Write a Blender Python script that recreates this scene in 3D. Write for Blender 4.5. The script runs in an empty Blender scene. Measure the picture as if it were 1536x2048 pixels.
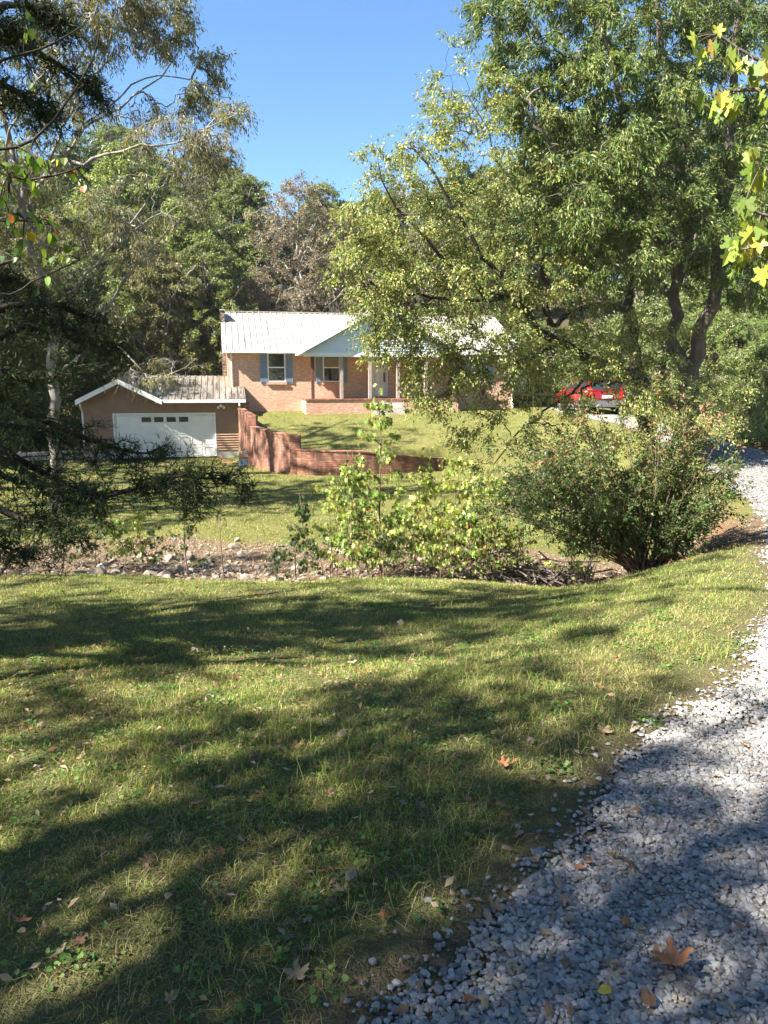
import bpy, math, random
import numpy as np
from mathutils import Vector
rng = np.random.default_rng(7); random.seed(7)
scene = bpy.context.scene; COL = scene.collection
R = math.radians
# ---------------------------------------------------------------- camera
F = 1480.0; TH = math.atan(264/1480.0); CT, ST = math.cos(TH), math.sin(TH); EYE = 1.6
cam_d = bpy.data.cameras.new('camera'); cam = bpy.data.objects.new('camera', cam_d); COL.objects.link(cam)
cam.location = (0, 0, EYE); cam.rotation_euler = (math.pi/2 - TH, 0, 0)
cam_d.sensor_fit = 'VERTICAL'; cam_d.sensor_height = 36; cam_d.lens = 36*F/2048; cam_d.clip_end = 1000; cam_d.clip_start = .05
scene.camera = cam
def ray(px, py):
    u = (px-768)/F; v = (1024-py)/F
    return u, CT+v*ST, -ST+v*CT
def at(px, py, Y):                     # measured photo position -> world point at distance Y
    u, dy, dz = ray(px, py); t = Y/dy
    return (u*t, Y, EYE+dz*t)
# ---------------------------------------------------------------- tagging
def tag(o, label=None, cat=None, group=None, kind=None):
    if label: o['label'] = label
    if cat: o['category'] = cat
    if group: o['group'] = group
    if kind: o['kind'] = kind
    return o
def empty(name, loc=(0,0,0), rz=0, **k):
    o = bpy.data.objects.new(name, None); COL.objects.link(o); o.location = loc; o.rotation_euler = (0,0,rz)
    o.empty_display_size = .2
    return tag(o, **k)
def link(name, me, mat, parent=None):
    o = bpy.data.objects.new(name, me); COL.objects.link(o)
    if mat: me.materials.append(mat)
    if parent: o.parent = parent
    return o
# ---------------------------------------------------------------- materials
def mat(name):
    m = bpy.data.materials.new(name); m.use_nodes = True
    nt = m.node_tree; return m, nt, nt.nodes['Principled BSDF']
def ramp(nt, fac, stops):
    r = nt.nodes.new('ShaderNodeValToRGB'); e = r.color_ramp.elements
    while len(e) < len(stops): e.new(.5)
    for i, (p, c) in enumerate(stops): e[i].position = p; e[i].color = (*c, 1)
    nt.links.new(fac, r.inputs[0]); return r.outputs[0]
def noise(nt, scale, detail=4, vec=None, rough=.55, stretch=None):
    n = nt.nodes.new('ShaderNodeTexNoise'); n.inputs['Scale'].default_value = scale
    n.inputs['Detail'].default_value = detail; n.inputs['Roughness'].default_value = rough
    if vec is None:
        tc = nt.nodes.new('ShaderNodeTexCoord'); vec = tc.outputs['Object']
    if stretch:
        mp = nt.nodes.new('ShaderNodeMapping'); mp.inputs['Scale'].default_value = stretch
        nt.links.new(vec, mp.inputs[0]); vec = mp.outputs[0]
    nt.links.new(vec, n.inputs['Vector']); return n.outputs['Fac']
def mix(nt, f, a, b, mode='MIX'):
    n = nt.nodes.new('ShaderNodeMix'); n.data_type = 'RGBA'; n.blend_type = mode
    if isinstance(f, (int, float)): n.inputs['Factor'].default_value = f
    else: nt.links.new(f, n.inputs['Factor'])
    for k, s in ((6, a), (7, b)):
        if isinstance(s, tuple): n.inputs[k].default_value = (*s, 1)
        else: nt.links.new(s, n.inputs[k])
    return n.outputs[2]
def bump(nt, b, h, strength=.3, dist=.02):
    n = nt.nodes.new('ShaderNodeBump'); n.inputs['Strength'].default_value = strength
    n.inputs['Distance'].default_value = dist
    nt.links.new(h, n.inputs['Height']); nt.links.new(n.outputs[0], b.inputs['Normal'])
def attr(nt, name='col'):
    a = nt.nodes.new('ShaderNodeAttribute'); a.attribute_name = name; return a.outputs['Color']
def paint(name, c, c2=None, scale=6, rough=.6, spec=.4, stretch=None, b=.0, lo=.35, hi=.7):
    m, nt, p = mat(name); p.inputs['Roughness'].default_value = rough
    p.inputs['Specular IOR Level'].default_value = spec
    c2 = c2 or tuple(x*.8 for x in c)
    n = noise(nt, scale, 6, stretch=stretch)
    nt.links.new(ramp(nt, n, [(lo, c), (hi, c2)]), p.inputs['Base Color'])
    if b: bump(nt, p, noise(nt, scale*6, 4, stretch=stretch), b)
    return m
def leafmat(name, trans=.4, rough=.45, spec=.4, tint=(1.25,1.15,.6)):
    m, nt, p = mat(name); c = attr(nt)
    nt.links.new(c, p.inputs['Base Color']); p.inputs['Roughness'].default_value = rough
    p.inputs['Specular IOR Level'].default_value = spec
    t = nt.nodes.new('ShaderNodeBsdfTranslucent'); nt.links.new(mix(nt, 1.0, c, tint, 'MULTIPLY'), t.inputs['Color'])
    ms = nt.nodes.new('ShaderNodeMixShader'); ms.inputs[0].default_value = trans
    nt.links.new(p.outputs[0], ms.inputs[1]); nt.links.new(t.outputs[0], ms.inputs[2])
    nt.links.new(ms.outputs[0], nt.nodes['Material Output'].inputs['Surface']); return m
def brick(name, c1, c2, mortar, uv=True, scale=1.0, stain_shade=(.3,.16,.1)):
    m, nt, p = mat(name); p.inputs['Roughness'].default_value = .85; p.inputs['Specular IOR Level'].default_value = .2
    uvn = nt.nodes.new('ShaderNodeUVMap'); t = nt.nodes.new('ShaderNodeTexBrick')
    t.inputs['Scale'].default_value = 1; t.inputs['Brick Width'].default_value = .23*scale; t.inputs['Row Height'].default_value = .08*scale
    t.inputs['Mortar Size'].default_value = .007*scale; t.inputs['Bias'].default_value = 0; t.inputs['Mortar Smooth'].default_value = .2
    t.inputs['Color1'].default_value = (*c1,1); t.inputs['Color2'].default_value = (*c2,1); t.inputs['Mortar'].default_value = (*mortar,1)
    nt.links.new(uvn.outputs[0], t.inputs['Vector'])
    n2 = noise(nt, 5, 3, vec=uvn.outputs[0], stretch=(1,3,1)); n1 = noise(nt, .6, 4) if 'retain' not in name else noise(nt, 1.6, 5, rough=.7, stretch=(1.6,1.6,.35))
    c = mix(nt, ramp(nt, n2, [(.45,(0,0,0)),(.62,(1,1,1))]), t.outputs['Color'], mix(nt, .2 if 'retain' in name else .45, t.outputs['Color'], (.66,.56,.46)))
    c = mix(nt, ramp(nt, n1, [(.5,(0,0,0)),(.8,(.5,.5,.5))] if 'retain' not in name else [(.42,(0,0,0)),(.6,(.85,.85,.85))]), c, stain_shade)  # retaining brick: vertical dark streaks are grime plus tree shadow put into the colour
    nt.links.new(c, p.inputs['Base Color']); bump(nt, p, t.outputs['Fac'], -.4, .01); return m
M = {}
M['leaf'] = leafmat('leaf_green'); M['leaf_dry'] = leafmat('leaf_dry', .2, .7, .2, (1.1,.95,.6))
M['needle'] = leafmat('cedar_needle', .15, .6, .25)
M['grass'] = leafmat('grass_blade', .35, .5, .35, (1.2,1.15,.5))
M['bark'] = paint('bark_grey', (.16,.135,.11), (.07,.055,.045), 7, .9, .2, (1,1,.25), .6)
M['bark_pale'] = paint('bark_pale', (.30,.27,.23), (.11,.095,.08), 4, .9, .2, (1,1,.5), .5)
M['bark_dark'] = paint('bark_dark', (.06,.048,.038), (.03,.025,.02), 9, .9, .2, (1,1,.25), .6)
M['twig'] = paint('twig', (.2,.13,.09), (.1,.07,.05), 9, .8, .2)
M['brick'] = brick('house_brick', (.56,.26,.15), (.50,.30,.20), (.50,.40,.31))
M['brick_porch'] = brick('porch_brick', (.48,.19,.11), (.42,.22,.14), (.44,.34,.27))
M['brick_wall'] = brick('retaining_brick', (.30,.095,.045), (.20,.075,.045), (.22,.15,.11), stain_shade=(.07,.04,.03))
M['brick_dark'] = brick('chimney_brick', (.08,.04,.03), (.06,.035,.03), (.08,.06,.05), stain_shade=(.05,.03,.03))
M['white'] = paint('white_trim', (.8,.8,.78), (.72,.72,.7), 3, .5)
M['siding_white'] = paint('white_siding', (.66,.74,.80), (.6,.68,.75), 2, .55)
M['siding_brown'] = paint('brown_siding', (.31,.19,.125), (.26,.155,.10), 2.5, .7)
M['shutter'] = paint('blue_shutter', (.20,.28,.36), (.16,.24,.31), 5, .6)
M['door'] = paint('door_white', (.8,.79,.74), (.72,.7,.66), 2, .5)
M['post_dark'] = paint('dark_post', (.10,.04,.035), (.07,.03,.03), 6, .7)
M['post'] = paint('weathered_post', (.36,.29,.25), (.26,.19,.16), 6, .8)
M['concrete'] = paint('concrete', (.5,.45,.4), (.36,.32,.28), 3, .9, .2, None, .3)
M['gutter'] = paint('gutter', (.74,.72,.68), (.62,.6,.55), 2, .5)
def glass(name, c=(.02,.025,.03)):
    m, nt, p = mat(name); p.inputs['Base Color'].default_value = (*c,1); p.inputs['Roughness'].default_value = .06
    p.inputs['Specular IOR Level'].default_value = .8; bump(nt, p, noise(nt, 2.5, 2), .15, .05); return m
M['glass'] = glass('window_glass')
M['shade'] = paint('window_blind', (.22,.21,.16), (.18,.17,.13), 3, .8)
def roofmat(name, c, c2, rust, amt):
    m, nt, p = mat(name); p.inputs['Roughness'].default_value = .5; p.inputs['Metallic'].default_value = .0
    p.inputs['Specular IOR Level'].default_value = .5
    a = ramp(nt, noise(nt, 1.3, 5, stretch=(1,.35,1)), [(.35,c),(.7,c2)])
    s = ramp(nt, noise(nt, 5, 5, stretch=(1,.12,.12), rough=.7), [(1-amt,(0,0,0)),(1.12-amt,(1,1,1))])
    nt.links.new(mix(nt, s, a, rust), p.inputs['Base Color']); return m
M['roof'] = roofmat('metal_roof', (.36,.335,.28), (.29,.27,.23), (.18,.14,.10), .46)
M['roof_garage'] = roofmat('garage_metal_roof', (.20,.18,.15), (.12,.105,.085), (.06,.045,.035), .5)
# ---------------------------------------------------------------- mesh builder for hard things
class MB:
    def __init__(s): s.v = []; s.f = []; s.sm = False
    def quad(s, *p):
        b = len(s.v); s.v += [tuple(q) for q in p]; s.f.append(tuple(range(b, b+len(p)))); return s
    def box(s, x0, x1, y0, y1, z0, z1):
        b = len(s.v)
        s.v += [(x0,y0,z0),(x1,y0,z0),(x1,y1,z0),(x0,y1,z0),(x0,y0,z1),(x1,y0,z1),(x1,y1,z1),(x0,y1,z1)]
        s.f += [tuple(b+i for i in q) for q in ((0,3,2,1),(4,5,6,7),(0,1,5,4),(1,2,6,5),(2,3,7,6),(3,0,4,7))]; return s
    def prism(s, poly, axis, a0, a1):          # poly in the two other axes, extruded along axis
        b = len(s.v); n = len(poly)
        for a in (a0, a1):
            for p, q in poly: s.v.append((a,p,q) if axis == 'x' else (p,a,q) if axis == 'y' else (p,q,a))
        s.f.append(tuple(b+i for i in range(n))); s.f.append(tuple(b+n+i for i in reversed(range(n))))
        for i in range(n):
            j = (i+1) % n; s.f.append((b+i, b+n+i, b+n+j, b+j))
        return s
    def tube(s, pts, r, n=8):
        pts = [Vector(p) for p in pts]; rr = r if isinstance(r, (list,tuple)) else [r]*len(pts); b = len(s.v)
        for i, p in enumerate(pts):
            t = (pts[min(i+1,len(pts)-1)]-pts[max(i-1,0)]).normalized()
            a = t.cross(Vector((0,0,1)) if abs(t.z) < .9 else Vector((1,0,0))).normalized(); c = t.cross(a)
            for k in range(n):
                w = 2*math.pi*k/n; s.v.append(tuple(p+(a*math.cos(w)+c*math.sin(w))*rr[i]))
        for i in range(len(pts)-1):
            for k in range(n):
                l = (k+1) % n; s.f.append((b+i*n+k, b+i*n+l, b+(i+1)*n+l, b+(i+1)*n+k))
        s.f.append(tuple(b+k for k in reversed(range(n)))); s.f.append(tuple(b+(len(pts)-1)*n+k for k in range(n))); return s
    def build(s, name, m, parent=None, bevel=0, smooth=False):
        me = bpy.data.meshes.new(name); me.from_pydata(s.v, [], s.f)
        import bmesh
        bm = bmesh.new(); bm.from_mesh(me); bmesh.ops.recalc_face_normals(bm, faces=bm.faces)
        if bevel: bmesh.ops.bevel(bm, geom=bm.edges[:], offset=bevel, segments=2, affect='EDGES', clamp_overlap=True)
        uv = bm.loops.layers.uv.new('UVMap')
        for f in bm.faces:
            n = f.normal; f.smooth = smooth
            for l in f.loops:
                c = l.vert.co
                if abs(n.z) > .75: l[uv].uv = (c.x, c.y)
                elif abs(n.x) > abs(n.y): l[uv].uv = (c.y, c.z)
                else: l[uv].uv = (c.x, c.z)
        bm.to_mesh(me); bm.free(); return link(name, me, m, parent)
# ---------------------------------------------------------------- numpy meshes
def tri_mesh(name, V, T, col=None, smooth=False):
    me = bpy.data.meshes.new(name); n = len(T)
    me.vertices.add(len(V)); me.vertices.foreach_set('co', np.ascontiguousarray(V, dtype=np.float32).ravel())
    me.loops.add(n*3); me.loops.foreach_set('vertex_index', np.ascontiguousarray(T, dtype=np.int32).ravel())
    me.polygons.add(n); me.polygons.foreach_set('loop_start', np.arange(0, n*3, 3, dtype=np.int32))
    me.polygons.foreach_set('use_smooth', np.full(n, smooth, dtype=bool))
    if col is not None:
        a = me.color_attributes.new('col', 'FLOAT_COLOR', 'POINT')
        c = np.ones((len(V), 4), dtype=np.float32); c[:, :3] = col; a.data.foreach_set('color', c.ravel())
    me.update(calc_edges=True); me.validate(); return me
def unit(v): return v/np.maximum(np.linalg.norm(v, axis=-1, keepdims=True), 1e-9)
TPL = {
 'oval': (np.array([(0,0,0),(.5,.24,.07),(1,0,-.06),(.5,-.24,.07)]), [(0,3,2),(0,2,1)]),
 'slim': (np.array([(0,0,0),(.45,.13,.04),(1,0,-.1),(.45,-.13,.04)]), [(0,3,2),(0,2,1)]),
 'needle': (np.array([(0,.02,0),(0,-.02,0),(1,0,0)]), [(0,1,2)]),
}
def fan(pts, zf=.1):
    P = [(.38,0,0)] + [(x, y, zf*abs(y)) for x, y in pts]; n = len(pts)
    return np.array(P), [(0, i+1, (i+1) % n+1) for i in range(n)]
TPL['star'] = fan([(0,0),(.12,.16),(.1,.48),(.33,.22),(.72,.46),(.62,.14),(1,0),(.62,-.14),(.72,-.46),(.33,-.22),(.1,-.48),(.12,-.16)])
TPL['heart'] = fan([(.04,0),(0,.2),(.12,.4),(.4,.46),(.7,.3),(1,0),(.7,-.3),(.4,-.46),(.12,-.4),(0,-.2)], .15)
TPL['maple'] = fan([(0,0),(.02,.1),(-.16,.2),(-.08,.3),(-.12,.44),(.06,.40),(.2,.34),(.26,.22),(.3,.34),(.42,.42),(.44,.58),(.56,.52),(.66,.42),(.62,.28),(.6,.14),(.72,.2),(.84,.16),(1.05,0),(.84,-.16),(.72,-.2),(.6,-.14),(.62,-.28),(.66,-.42),(.56,-.52),(.44,-.58),(.42,-.42),(.3,-.34),(.26,-.22),(.2,-.34),(.06,-.40),(-.12,-.44),(-.08,-.3),(-.16,-.2),(.02,-.1)], .38)
TPL['tulip'] = fan([(0,0),(.02,.2),(-.1,.42),(.12,.52),(.3,.42),(.36,.28),(.5,.34),(.62,.56),(.78,.5),(.9,.3),(.8,.14),(.86,0),
                    (.8,-.14),(.9,-.3),(.78,-.5),(.62,-.56),(.5,-.34),(.36,-.28),(.3,-.42),(.12,-.52),(-.1,-.42),(.02,-.2)], .22)
def leaf_arrays(C, D, size, tpl, droop=.3, up=.6):
    """C centres, D growth directions, size lengths -> verts, tris"""
    N = len(C); T, Fc = TPL[tpl]; k = len(T)
    d = unit(D + rng.normal(0, .35, (N,3)) + np.array([0,0,-droop]))
    nrm = rng.normal(0, .55, (N,3)); nrm[:,2] += up; s = unit(np.cross(nrm, d)); n = np.cross(d, s)
    B = np.stack([d, s, n], 1)
    V = C[:,None,:] + np.einsum('kj,njc->nkc', T, B)*np.asarray(size).reshape(-1,1,1)
    F_ = np.array(Fc)[None] + (np.arange(N)*k)[:,None,None]
    return V.reshape(-1,3), F_.reshape(-1,3), k
def palette(N, pal):
    c = np.array([p[1] for p in pal]); w = np.array([p[0] for p in pal], float); w /= w.sum()
    o = c[rng.choice(len(c), N, p=w)]; return np.clip(o*rng.uniform(.7,1.3,(N,1))*rng.uniform(.9,1.1,(N,3)), 0, .9)
def tubes(P, Rr, n=5):
    """P (N,K,3), Rr (N,K)"""
    N, K, _ = P.shape; T = np.zeros_like(P)
    T[:,1:-1] = P[:,2:]-P[:,:-2]; T[:,0] = P[:,1]-P[:,0]; T[:,-1] = P[:,-1]-P[:,-2]; T = unit(T)
    m = unit(P[:,-1]-P[:,0]); ref = np.where(np.abs(m[:,2:3]) > .8, np.array([[1.,0,0]]), np.array([[0,0,1.]]))
    A = unit(np.cross(T, ref[:,None,:])); B = np.cross(T, A)
    w = np.arange(n)*2*np.pi/n
    V = P[:,:,None,:] + (A[:,:,None,:]*np.cos(w)[None,None,:,None] + B[:,:,None,:]*np.sin(w)[None,None,:,None])*Rr[:,:,None,None]
    idx = np.arange(N*K*n).reshape(N,K,n); a = idx[:,:-1,:]; b = np.roll(a,-1,2); c = idx[:,1:,:]; d = np.roll(c,-1,2)
    Tq = np.concatenate([np.stack([a,b,d],-1).reshape(-1,3), np.stack([a,d,c],-1).reshape(-1,3)])
    return V.reshape(-1,3), Tq
def merge(parts):
    V = []; T = []; b = 0
    for v, t in parts: V.append(v); T.append(t+b); b += len(v)
    return np.concatenate(V), np.concatenate(T)
def smooth_line(pts, K):
    pts = np.array(pts, float); n = len(pts)
    ext = np.vstack([2*pts[0]-pts[1], pts, 2*pts[-1]-pts[-2]]); s = np.linspace(0, n-1-1e-6, K); i = s.astype(int); t = (s-i)[:,None]
    p0, p1, p2, p3 = ext[i], ext[i+1], ext[i+2], ext[i+3]
    return .5*((2*p1)+(-p0+p2)*t+(2*p0-5*p1+4*p2-p3)*t*t+(-p0+3*p1-3*p2+p3)*t**3)
def tree_meshes(name, limbs, blobs, leaf='oval', lsize=.1, nleaf=110, crad=.55, pal=None, twig=.005, droop=.3, flat=.6, jit=.06, sub=6, bare=0, up=.6):
    """limbs: (points, r0, r1). blobs: (centre, radii, n clusters). returns trunk mesh, crown mesh"""
    K = 14; P = []; RR = []; S = []
    for pts, r0, r1 in limbs:
        L = smooth_line(pts, K); ln = np.linalg.norm(L[-1]-L[0]); w = rng.normal(0, jit*ln/6, (K,3)); w[0] = 0; L = L+w
        P.append(L); RR.append((np.linspace(0,1,K)**.8*(r1-r0)+r0)*(.62 if name == 'pale' else 1)); S.append(L[3:] if len(limbs) > 1 else L[5:])
    big = tubes(np.array(P), np.array(RR), 10)
    S = np.vstack(S); own = [-1]*len(S)
    C = []; bareflag = []
    for b in blobs:
        c, r, n = b[:3]
        q = unit(rng.normal(0,1,(n,3)))*rng.uniform(.35,1,(n,1))**.5*np.array(r); C.append(q+np.array(c)); bareflag += [len(b) > 3]*n
    C = np.vstack(C); bareflag = np.array(bareflag); N = len(C)
    d0 = np.array([np.min(np.sum((S-c)**2,1)) for c in C]); order = np.argsort(d0)
    nodes = np.zeros((len(S)+N*4,3)); nodes[:len(S)] = S; cnt = len(S); owner = np.full(len(nodes), -1); par = np.full(N,-1); paths = np.zeros((N,5,3))
    for i in order:
        dd = np.sum((nodes[:cnt]-C[i])**2,1) + np.maximum(0, nodes[:cnt,2]-C[i,2])**2*1.5
        j = int(np.argmin(dd)); a = nodes[j]; par[i] = owner[j]; v = C[i]-a; ln = np.linalg.norm(v)+1e-6
        t = np.linspace(0,1,5)[:,None]; p = a+v*t; p[1:4] += rng.normal(0, .07*ln, (3,3)); p[:,2] += (np.sin(t[:,0]*np.pi)*.12*ln)
        paths[i] = p; nodes[cnt:cnt+4] = p[1:]; owner[cnt:cnt+4] = i; cnt += 4
    desc = np.ones(N)
    for i in order[::-1]:
        k = par[i]
        if k >= 0: desc[k] += desc[i]
    r0 = twig*np.sqrt(desc)*1.25; r1 = twig*np.sqrt(np.maximum(desc*.5,1))
    tw = tubes(paths, r0[:,None]+(r1-r0)[:,None]*np.linspace(0,1,5)[None], 4)
    # sub twigs
    dirs = unit(paths[:,-1]-paths[:,-2])[:,None,:] + unit(rng.normal(0,1,(N,sub,3)))*np.array([1,1,flat])*1.1
    dirs = unit(dirs); ln = crad*rng.uniform(.5,1.2,(N,sub,1)); base = paths[:,-1][:,None,:]-dirs*0
    t = np.linspace(0,1,4)[None,None,:,None]; SP = base[:,:,None,:]+dirs[:,:,None,:]*ln[:,:,:,None]*t
    SP[...,2] -= (t[...,0]**2)*.25*droop*crad*2; SP[:,:,1:] += rng.normal(0,.04*crad,SP[:,:,1:].shape)
    SP = SP.reshape(-1,4,3); st = tubes(SP, np.full((len(SP),4), twig*.6)*np.array([1,.9,.7,.4]), 3)
    tv, tt = merge([big, tw, st])
    trunk = tri_mesh(name+'_trunk', tv, tt, smooth=True)
    keep = np.repeat(~bareflag, sub)
    SPl = SP[keep]; n = nleaf//sub
    if bare: SPl = SPl[rng.random(len(SPl)) > bare]
    if bareflag.any(): SPb = SP[~keep]; SPl = np.concatenate([SPl, SPb[rng.random(len(SPb)) < .22]])
    tt_ = rng.uniform(.1,1,(len(SPl),n)); k = np.minimum((tt_*3).astype(int),2); f = (tt_*3-k)[...,None]
    ar = np.arange(len(SPl))[:,None]; LP = SPl[ar,k]*(1-f)+SPl[ar,k+1]*f; LD = SPl[ar,k+1]-SPl[ar,k]
    LP = LP.reshape(-1,3)+rng.normal(0,.09*crad,(LP.size//3,3)); LD = unit(LD.reshape(-1,3))+rng.normal(0,.7,(LP.size//3,3))
    sz = lsize*rng.uniform(.6,1.25,len(LP)); V, T, kk = leaf_arrays(LP, unit(LD), sz, leaf, droop, up)
    # colour: per cluster tint + per leaf
    cl = rng.uniform(.78,1.22,(len(SPl),1,1)); cc = palette(len(LP), pal).reshape(len(SPl),n,3)*cl
    crown = tri_mesh(name+'_crown', V, T, np.repeat(np.clip(cc.reshape(-1,3),0,.9), kk, 0))
    return trunk, crown
PAL_GREEN = [(5,(.12,.165,.05)),(4,(.17,.21,.07)),(2,(.20,.23,.06)),(1,(.04,.08,.02)),(.5,(.28,.22,.06))]
PAL_LIGHT = [(4,(.15,.21,.045)),(4,(.22,.27,.07)),(2,(.09,.15,.03)),(1,(.33,.31,.09))]
PAL_DARK = [(5,(.075,.11,.04)),(4,(.10,.14,.05)),(1,(.11,.14,.035))]
PAL_BROWN = [(4,(.22,.175,.13)),(3,(.17,.14,.105)),(2,(.14,.15,.06)),(1,(.25,.15,.09))]
PAL_OLIVE = [(4,(.16,.17,.07)),(3,(.19,.19,.07)),(2,(.08,.1,.035)),(1.3,(.3,.24,.08))]
# ---------------------------------------------------------------- terrain
DR = np.array([(-3.0,-5,0),(-1.0,-2.3,0),(1.05,.5,0),(2.33,2.1,-.02),(3.72,3.8,-.14),(4.95,5.8,-.36),(6.45,8.9,-.74),(8.8,13.9,-1.0),(10.2,18.5,-1.02),
               (11.0,22.5,-.88),(11.2,26,-.68),(10.7,30,-.28),(9.9,33.5,0.0),(9.6,40,.12)], float)
_d = smooth_line(DR, 90)
def drive(x, y):
    """distance from the drive's centre line, its height there, side (+ right)"""
    x = np.asarray(x, float); y = np.asarray(y, float); sh = x.shape; p = np.stack([x.ravel(), y.ravel()],1)
    best = np.full(len(p), 1e9); z = np.zeros(len(p)); side = np.zeros(len(p))
    for a, b in zip(_d[:-1], _d[1:]):
        ab = b[:2]-a[:2]; t = np.clip(((p-a[:2])@ab)/(ab@ab), 0, 1); q = a[:2]+t[:,None]*ab; d = np.hypot(*(p-q).T)
        m = d < best; best[m] = d[m]; z[m] = (a[2]+t*(b[2]-a[2]))[m]; side[m] = (ab[1]*(p[:,0]-a[0])-ab[0]*(p[:,1]-a[1]))[m]
    return best.reshape(sh), z.reshape(sh), np.sign(side).reshape(sh)
WALL = [(-6.6,34.5),(-6.0,32.8),(-5.55,31.6),(-4.65,30.2),(-3.7,29.2),(-2.5,28.8),(-.94,28.9),(.64,29.4),(2.4,30.3)]
WX = np.array([w[0] for w in WALL]); WY = np.array([w[1] for w in WALL])
def sst(t): t = np.clip(t,0,1); return t*t*(3-2*t)
def ditch_y(x): return 14.0-.33*np.clip(x,0,8)+.25*np.sin(x*.9)
def wob(x, y): return .5*np.sin(x*1.3+y*.7)+.3*np.sin(x*2.9-y*2.1+1)+.2*np.sin(x*6.1+y*5.3+2)
YS = np.array([-80,1.2,6,11.4,12.5,13.3,14.6,15.6,17.2,22,29,36,45,60,90,200.]); ZL = np.array([.3,0,-.62,-1.5,-1.84,-1.97,-2.0,-1.92,-1.95,-2.03,-2.07,-2.1,-1.6,2,9,12.])
ZU_Y = np.array([25,28.8,32,36.3,38,46,60,90,200.]); ZU = np.array([-1.75,-1.3,-.72,-.02,.04,.1,3,10,13.])
def ground(x, y):
    x = np.asarray(x, float); y = np.asarray(y, float)
    sk = (ditch_y(x)-14)*np.exp(-((y-13.5)/5)**2); yy = y-sk
    lo = sum(np.interp(yy+o, YS, ZL) for o in (-.5,-.2,.2,.5))/4
    upz = sum(np.interp(y+o, ZU_Y, ZU) for o in (-.6,-.2,.2,.6))/4
    wy = np.interp(x, WX, WY); e = sst((x-2.4)/5)
    m1 = sst((y-wy+.02)/.12*.5+.5); m2 = sst((y-(25-1.0*e))/(9)); m = m1*(1-e)+m2*e
    m = np.where(x < -6.72, 0, m); m = np.where(y > 45, sst((y-45)/15)*(1-m)+m, m)
    z = lo+(upz-lo)*m
    dd, zd, sd = drive(x, y)
    k = 1-sst((dd-1.5)/np.where(y > 11, 2.4, 3.0)); z = z+(zd-z)*k
    bank = sst((dd-2.6)/5)*sst((y-14)/8)*(sd > 0); z = z+bank*(1.6+.02*np.clip(y,0,60))
    return z+.018*wob(x,y)+.01*wob(x*3+4,y*3)*(1-k)
gx = np.unique(np.concatenate([np.linspace(-160,-20,36), np.arange(-20,-8,.5), np.arange(-8,4,.12), np.arange(4,18,.22), np.linspace(18,160,40)]))
gy = np.unique(np.concatenate([np.linspace(-60,0,20), np.arange(0,12,.25), np.arange(12,18,.2), np.arange(18,27,.4), np.arange(27,38,.12), np.arange(38,60,1.), np.linspace(60,260,50)]))
X, Y = np.meshgrid(gx, gy); Z = ground(X, Y); nx, ny = len(gx), len(gy)
idx = np.arange(nx*ny).reshape(ny, nx); a, b, c, d = idx[:-1,:-1], idx[:-1,1:], idx[1:,1:], idx[1:,:-1]
T = np.concatenate([np.stack([a,b,c],-1).reshape(-1,3), np.stack([a,c,d],-1).reshape(-1,3)])
def ditch_mask(x, y):
    w = 2.2+.5*wob(x*.8,y*.6); return sst((w-np.abs(y-ditch_y(x)-.35))/.9)
def bare_mask(x, y):
    dd, _, sd = drive(x, y); e = 1.55+.12*wob(x*2,y*2)
    return np.clip(np.exp(-np.clip(dd-e,0,9)/.16)*.9+sst((2.5-y)/1.0)*(.1+.45*wob(x*2.1,y*3.3))+.4*sst(wob(x*1.9+4,y*2.7)-.45),0,1)*(y < 14)
def clay_mask(x, y):
    dd, _, sd = drive(x, y)
    return np.clip(sst((dd-3.2)/1.2)*sst((7.5-dd)/1.5)*sst((y-24)/3)*(sd>0) + sst(1-np.hypot((x-3.6)/2.2,(y-11.2)/.9))*.9
                   + .8*sst((dd-1.7)/.5)*sst((3.6-dd)/1)*sst((y-10.5)/1)*sst((20-y)/2)*(sd<0), 0, 1)
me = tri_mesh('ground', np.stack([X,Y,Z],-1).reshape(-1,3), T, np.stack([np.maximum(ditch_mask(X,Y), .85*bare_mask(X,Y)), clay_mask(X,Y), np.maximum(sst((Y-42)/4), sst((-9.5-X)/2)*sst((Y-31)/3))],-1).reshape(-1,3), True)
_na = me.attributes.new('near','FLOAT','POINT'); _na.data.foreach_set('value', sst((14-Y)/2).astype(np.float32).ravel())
m, nt, p = mat('lawn_soil'); p.inputs['Roughness'].default_value = 1; p.inputs['Specular IOR Level'].default_value = .1
n1 = noise(nt, .7, 5); n2 = noise(nt, 9, 6, rough=.7); n3 = noise(nt, 60, 3, rough=.7)
base = mix(nt, ramp(nt, n1, [(.4,(0,0,0)),(.62,(1,1,1))]), (.15,.165,.04), (.23,.21,.07))
base = mix(nt, ramp(nt, n2, [(.42,(0,0,0)),(.68,(1,1,1))]), base, (.15,.12,.055))
base = mix(nt, ramp(nt, n3, [(.35,(0,0,0)),(.65,(.7,.7,.7))]), base, (.08,.095,.025))
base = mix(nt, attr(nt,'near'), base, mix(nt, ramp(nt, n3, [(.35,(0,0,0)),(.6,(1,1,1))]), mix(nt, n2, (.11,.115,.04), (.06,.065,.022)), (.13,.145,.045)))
sep = nt.nodes.new('ShaderNodeSeparateColor'); nt.links.new(attr(nt), sep.inputs[0])
soil = mix(nt, ramp(nt, n2, [(.35,(0,0,0)),(.65,(1,1,1))]), (.15,.105,.065), (.24,.18,.12)); soil = mix(nt, ramp(nt, n3, [(.4,(0,0,0)),(.6,(1,1,1))]), soil, (.14,.1,.06))
clay = mix(nt, ramp(nt, n2, [(.35,(0,0,0)),(.65,(1,1,1))]), (.33,.18,.10), (.2,.12,.07)); clay = mix(nt, ramp(nt, n3, [(.4,(0,0,0)),(.62,(1,1,1))]), clay, (.13,.08,.05))
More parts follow.
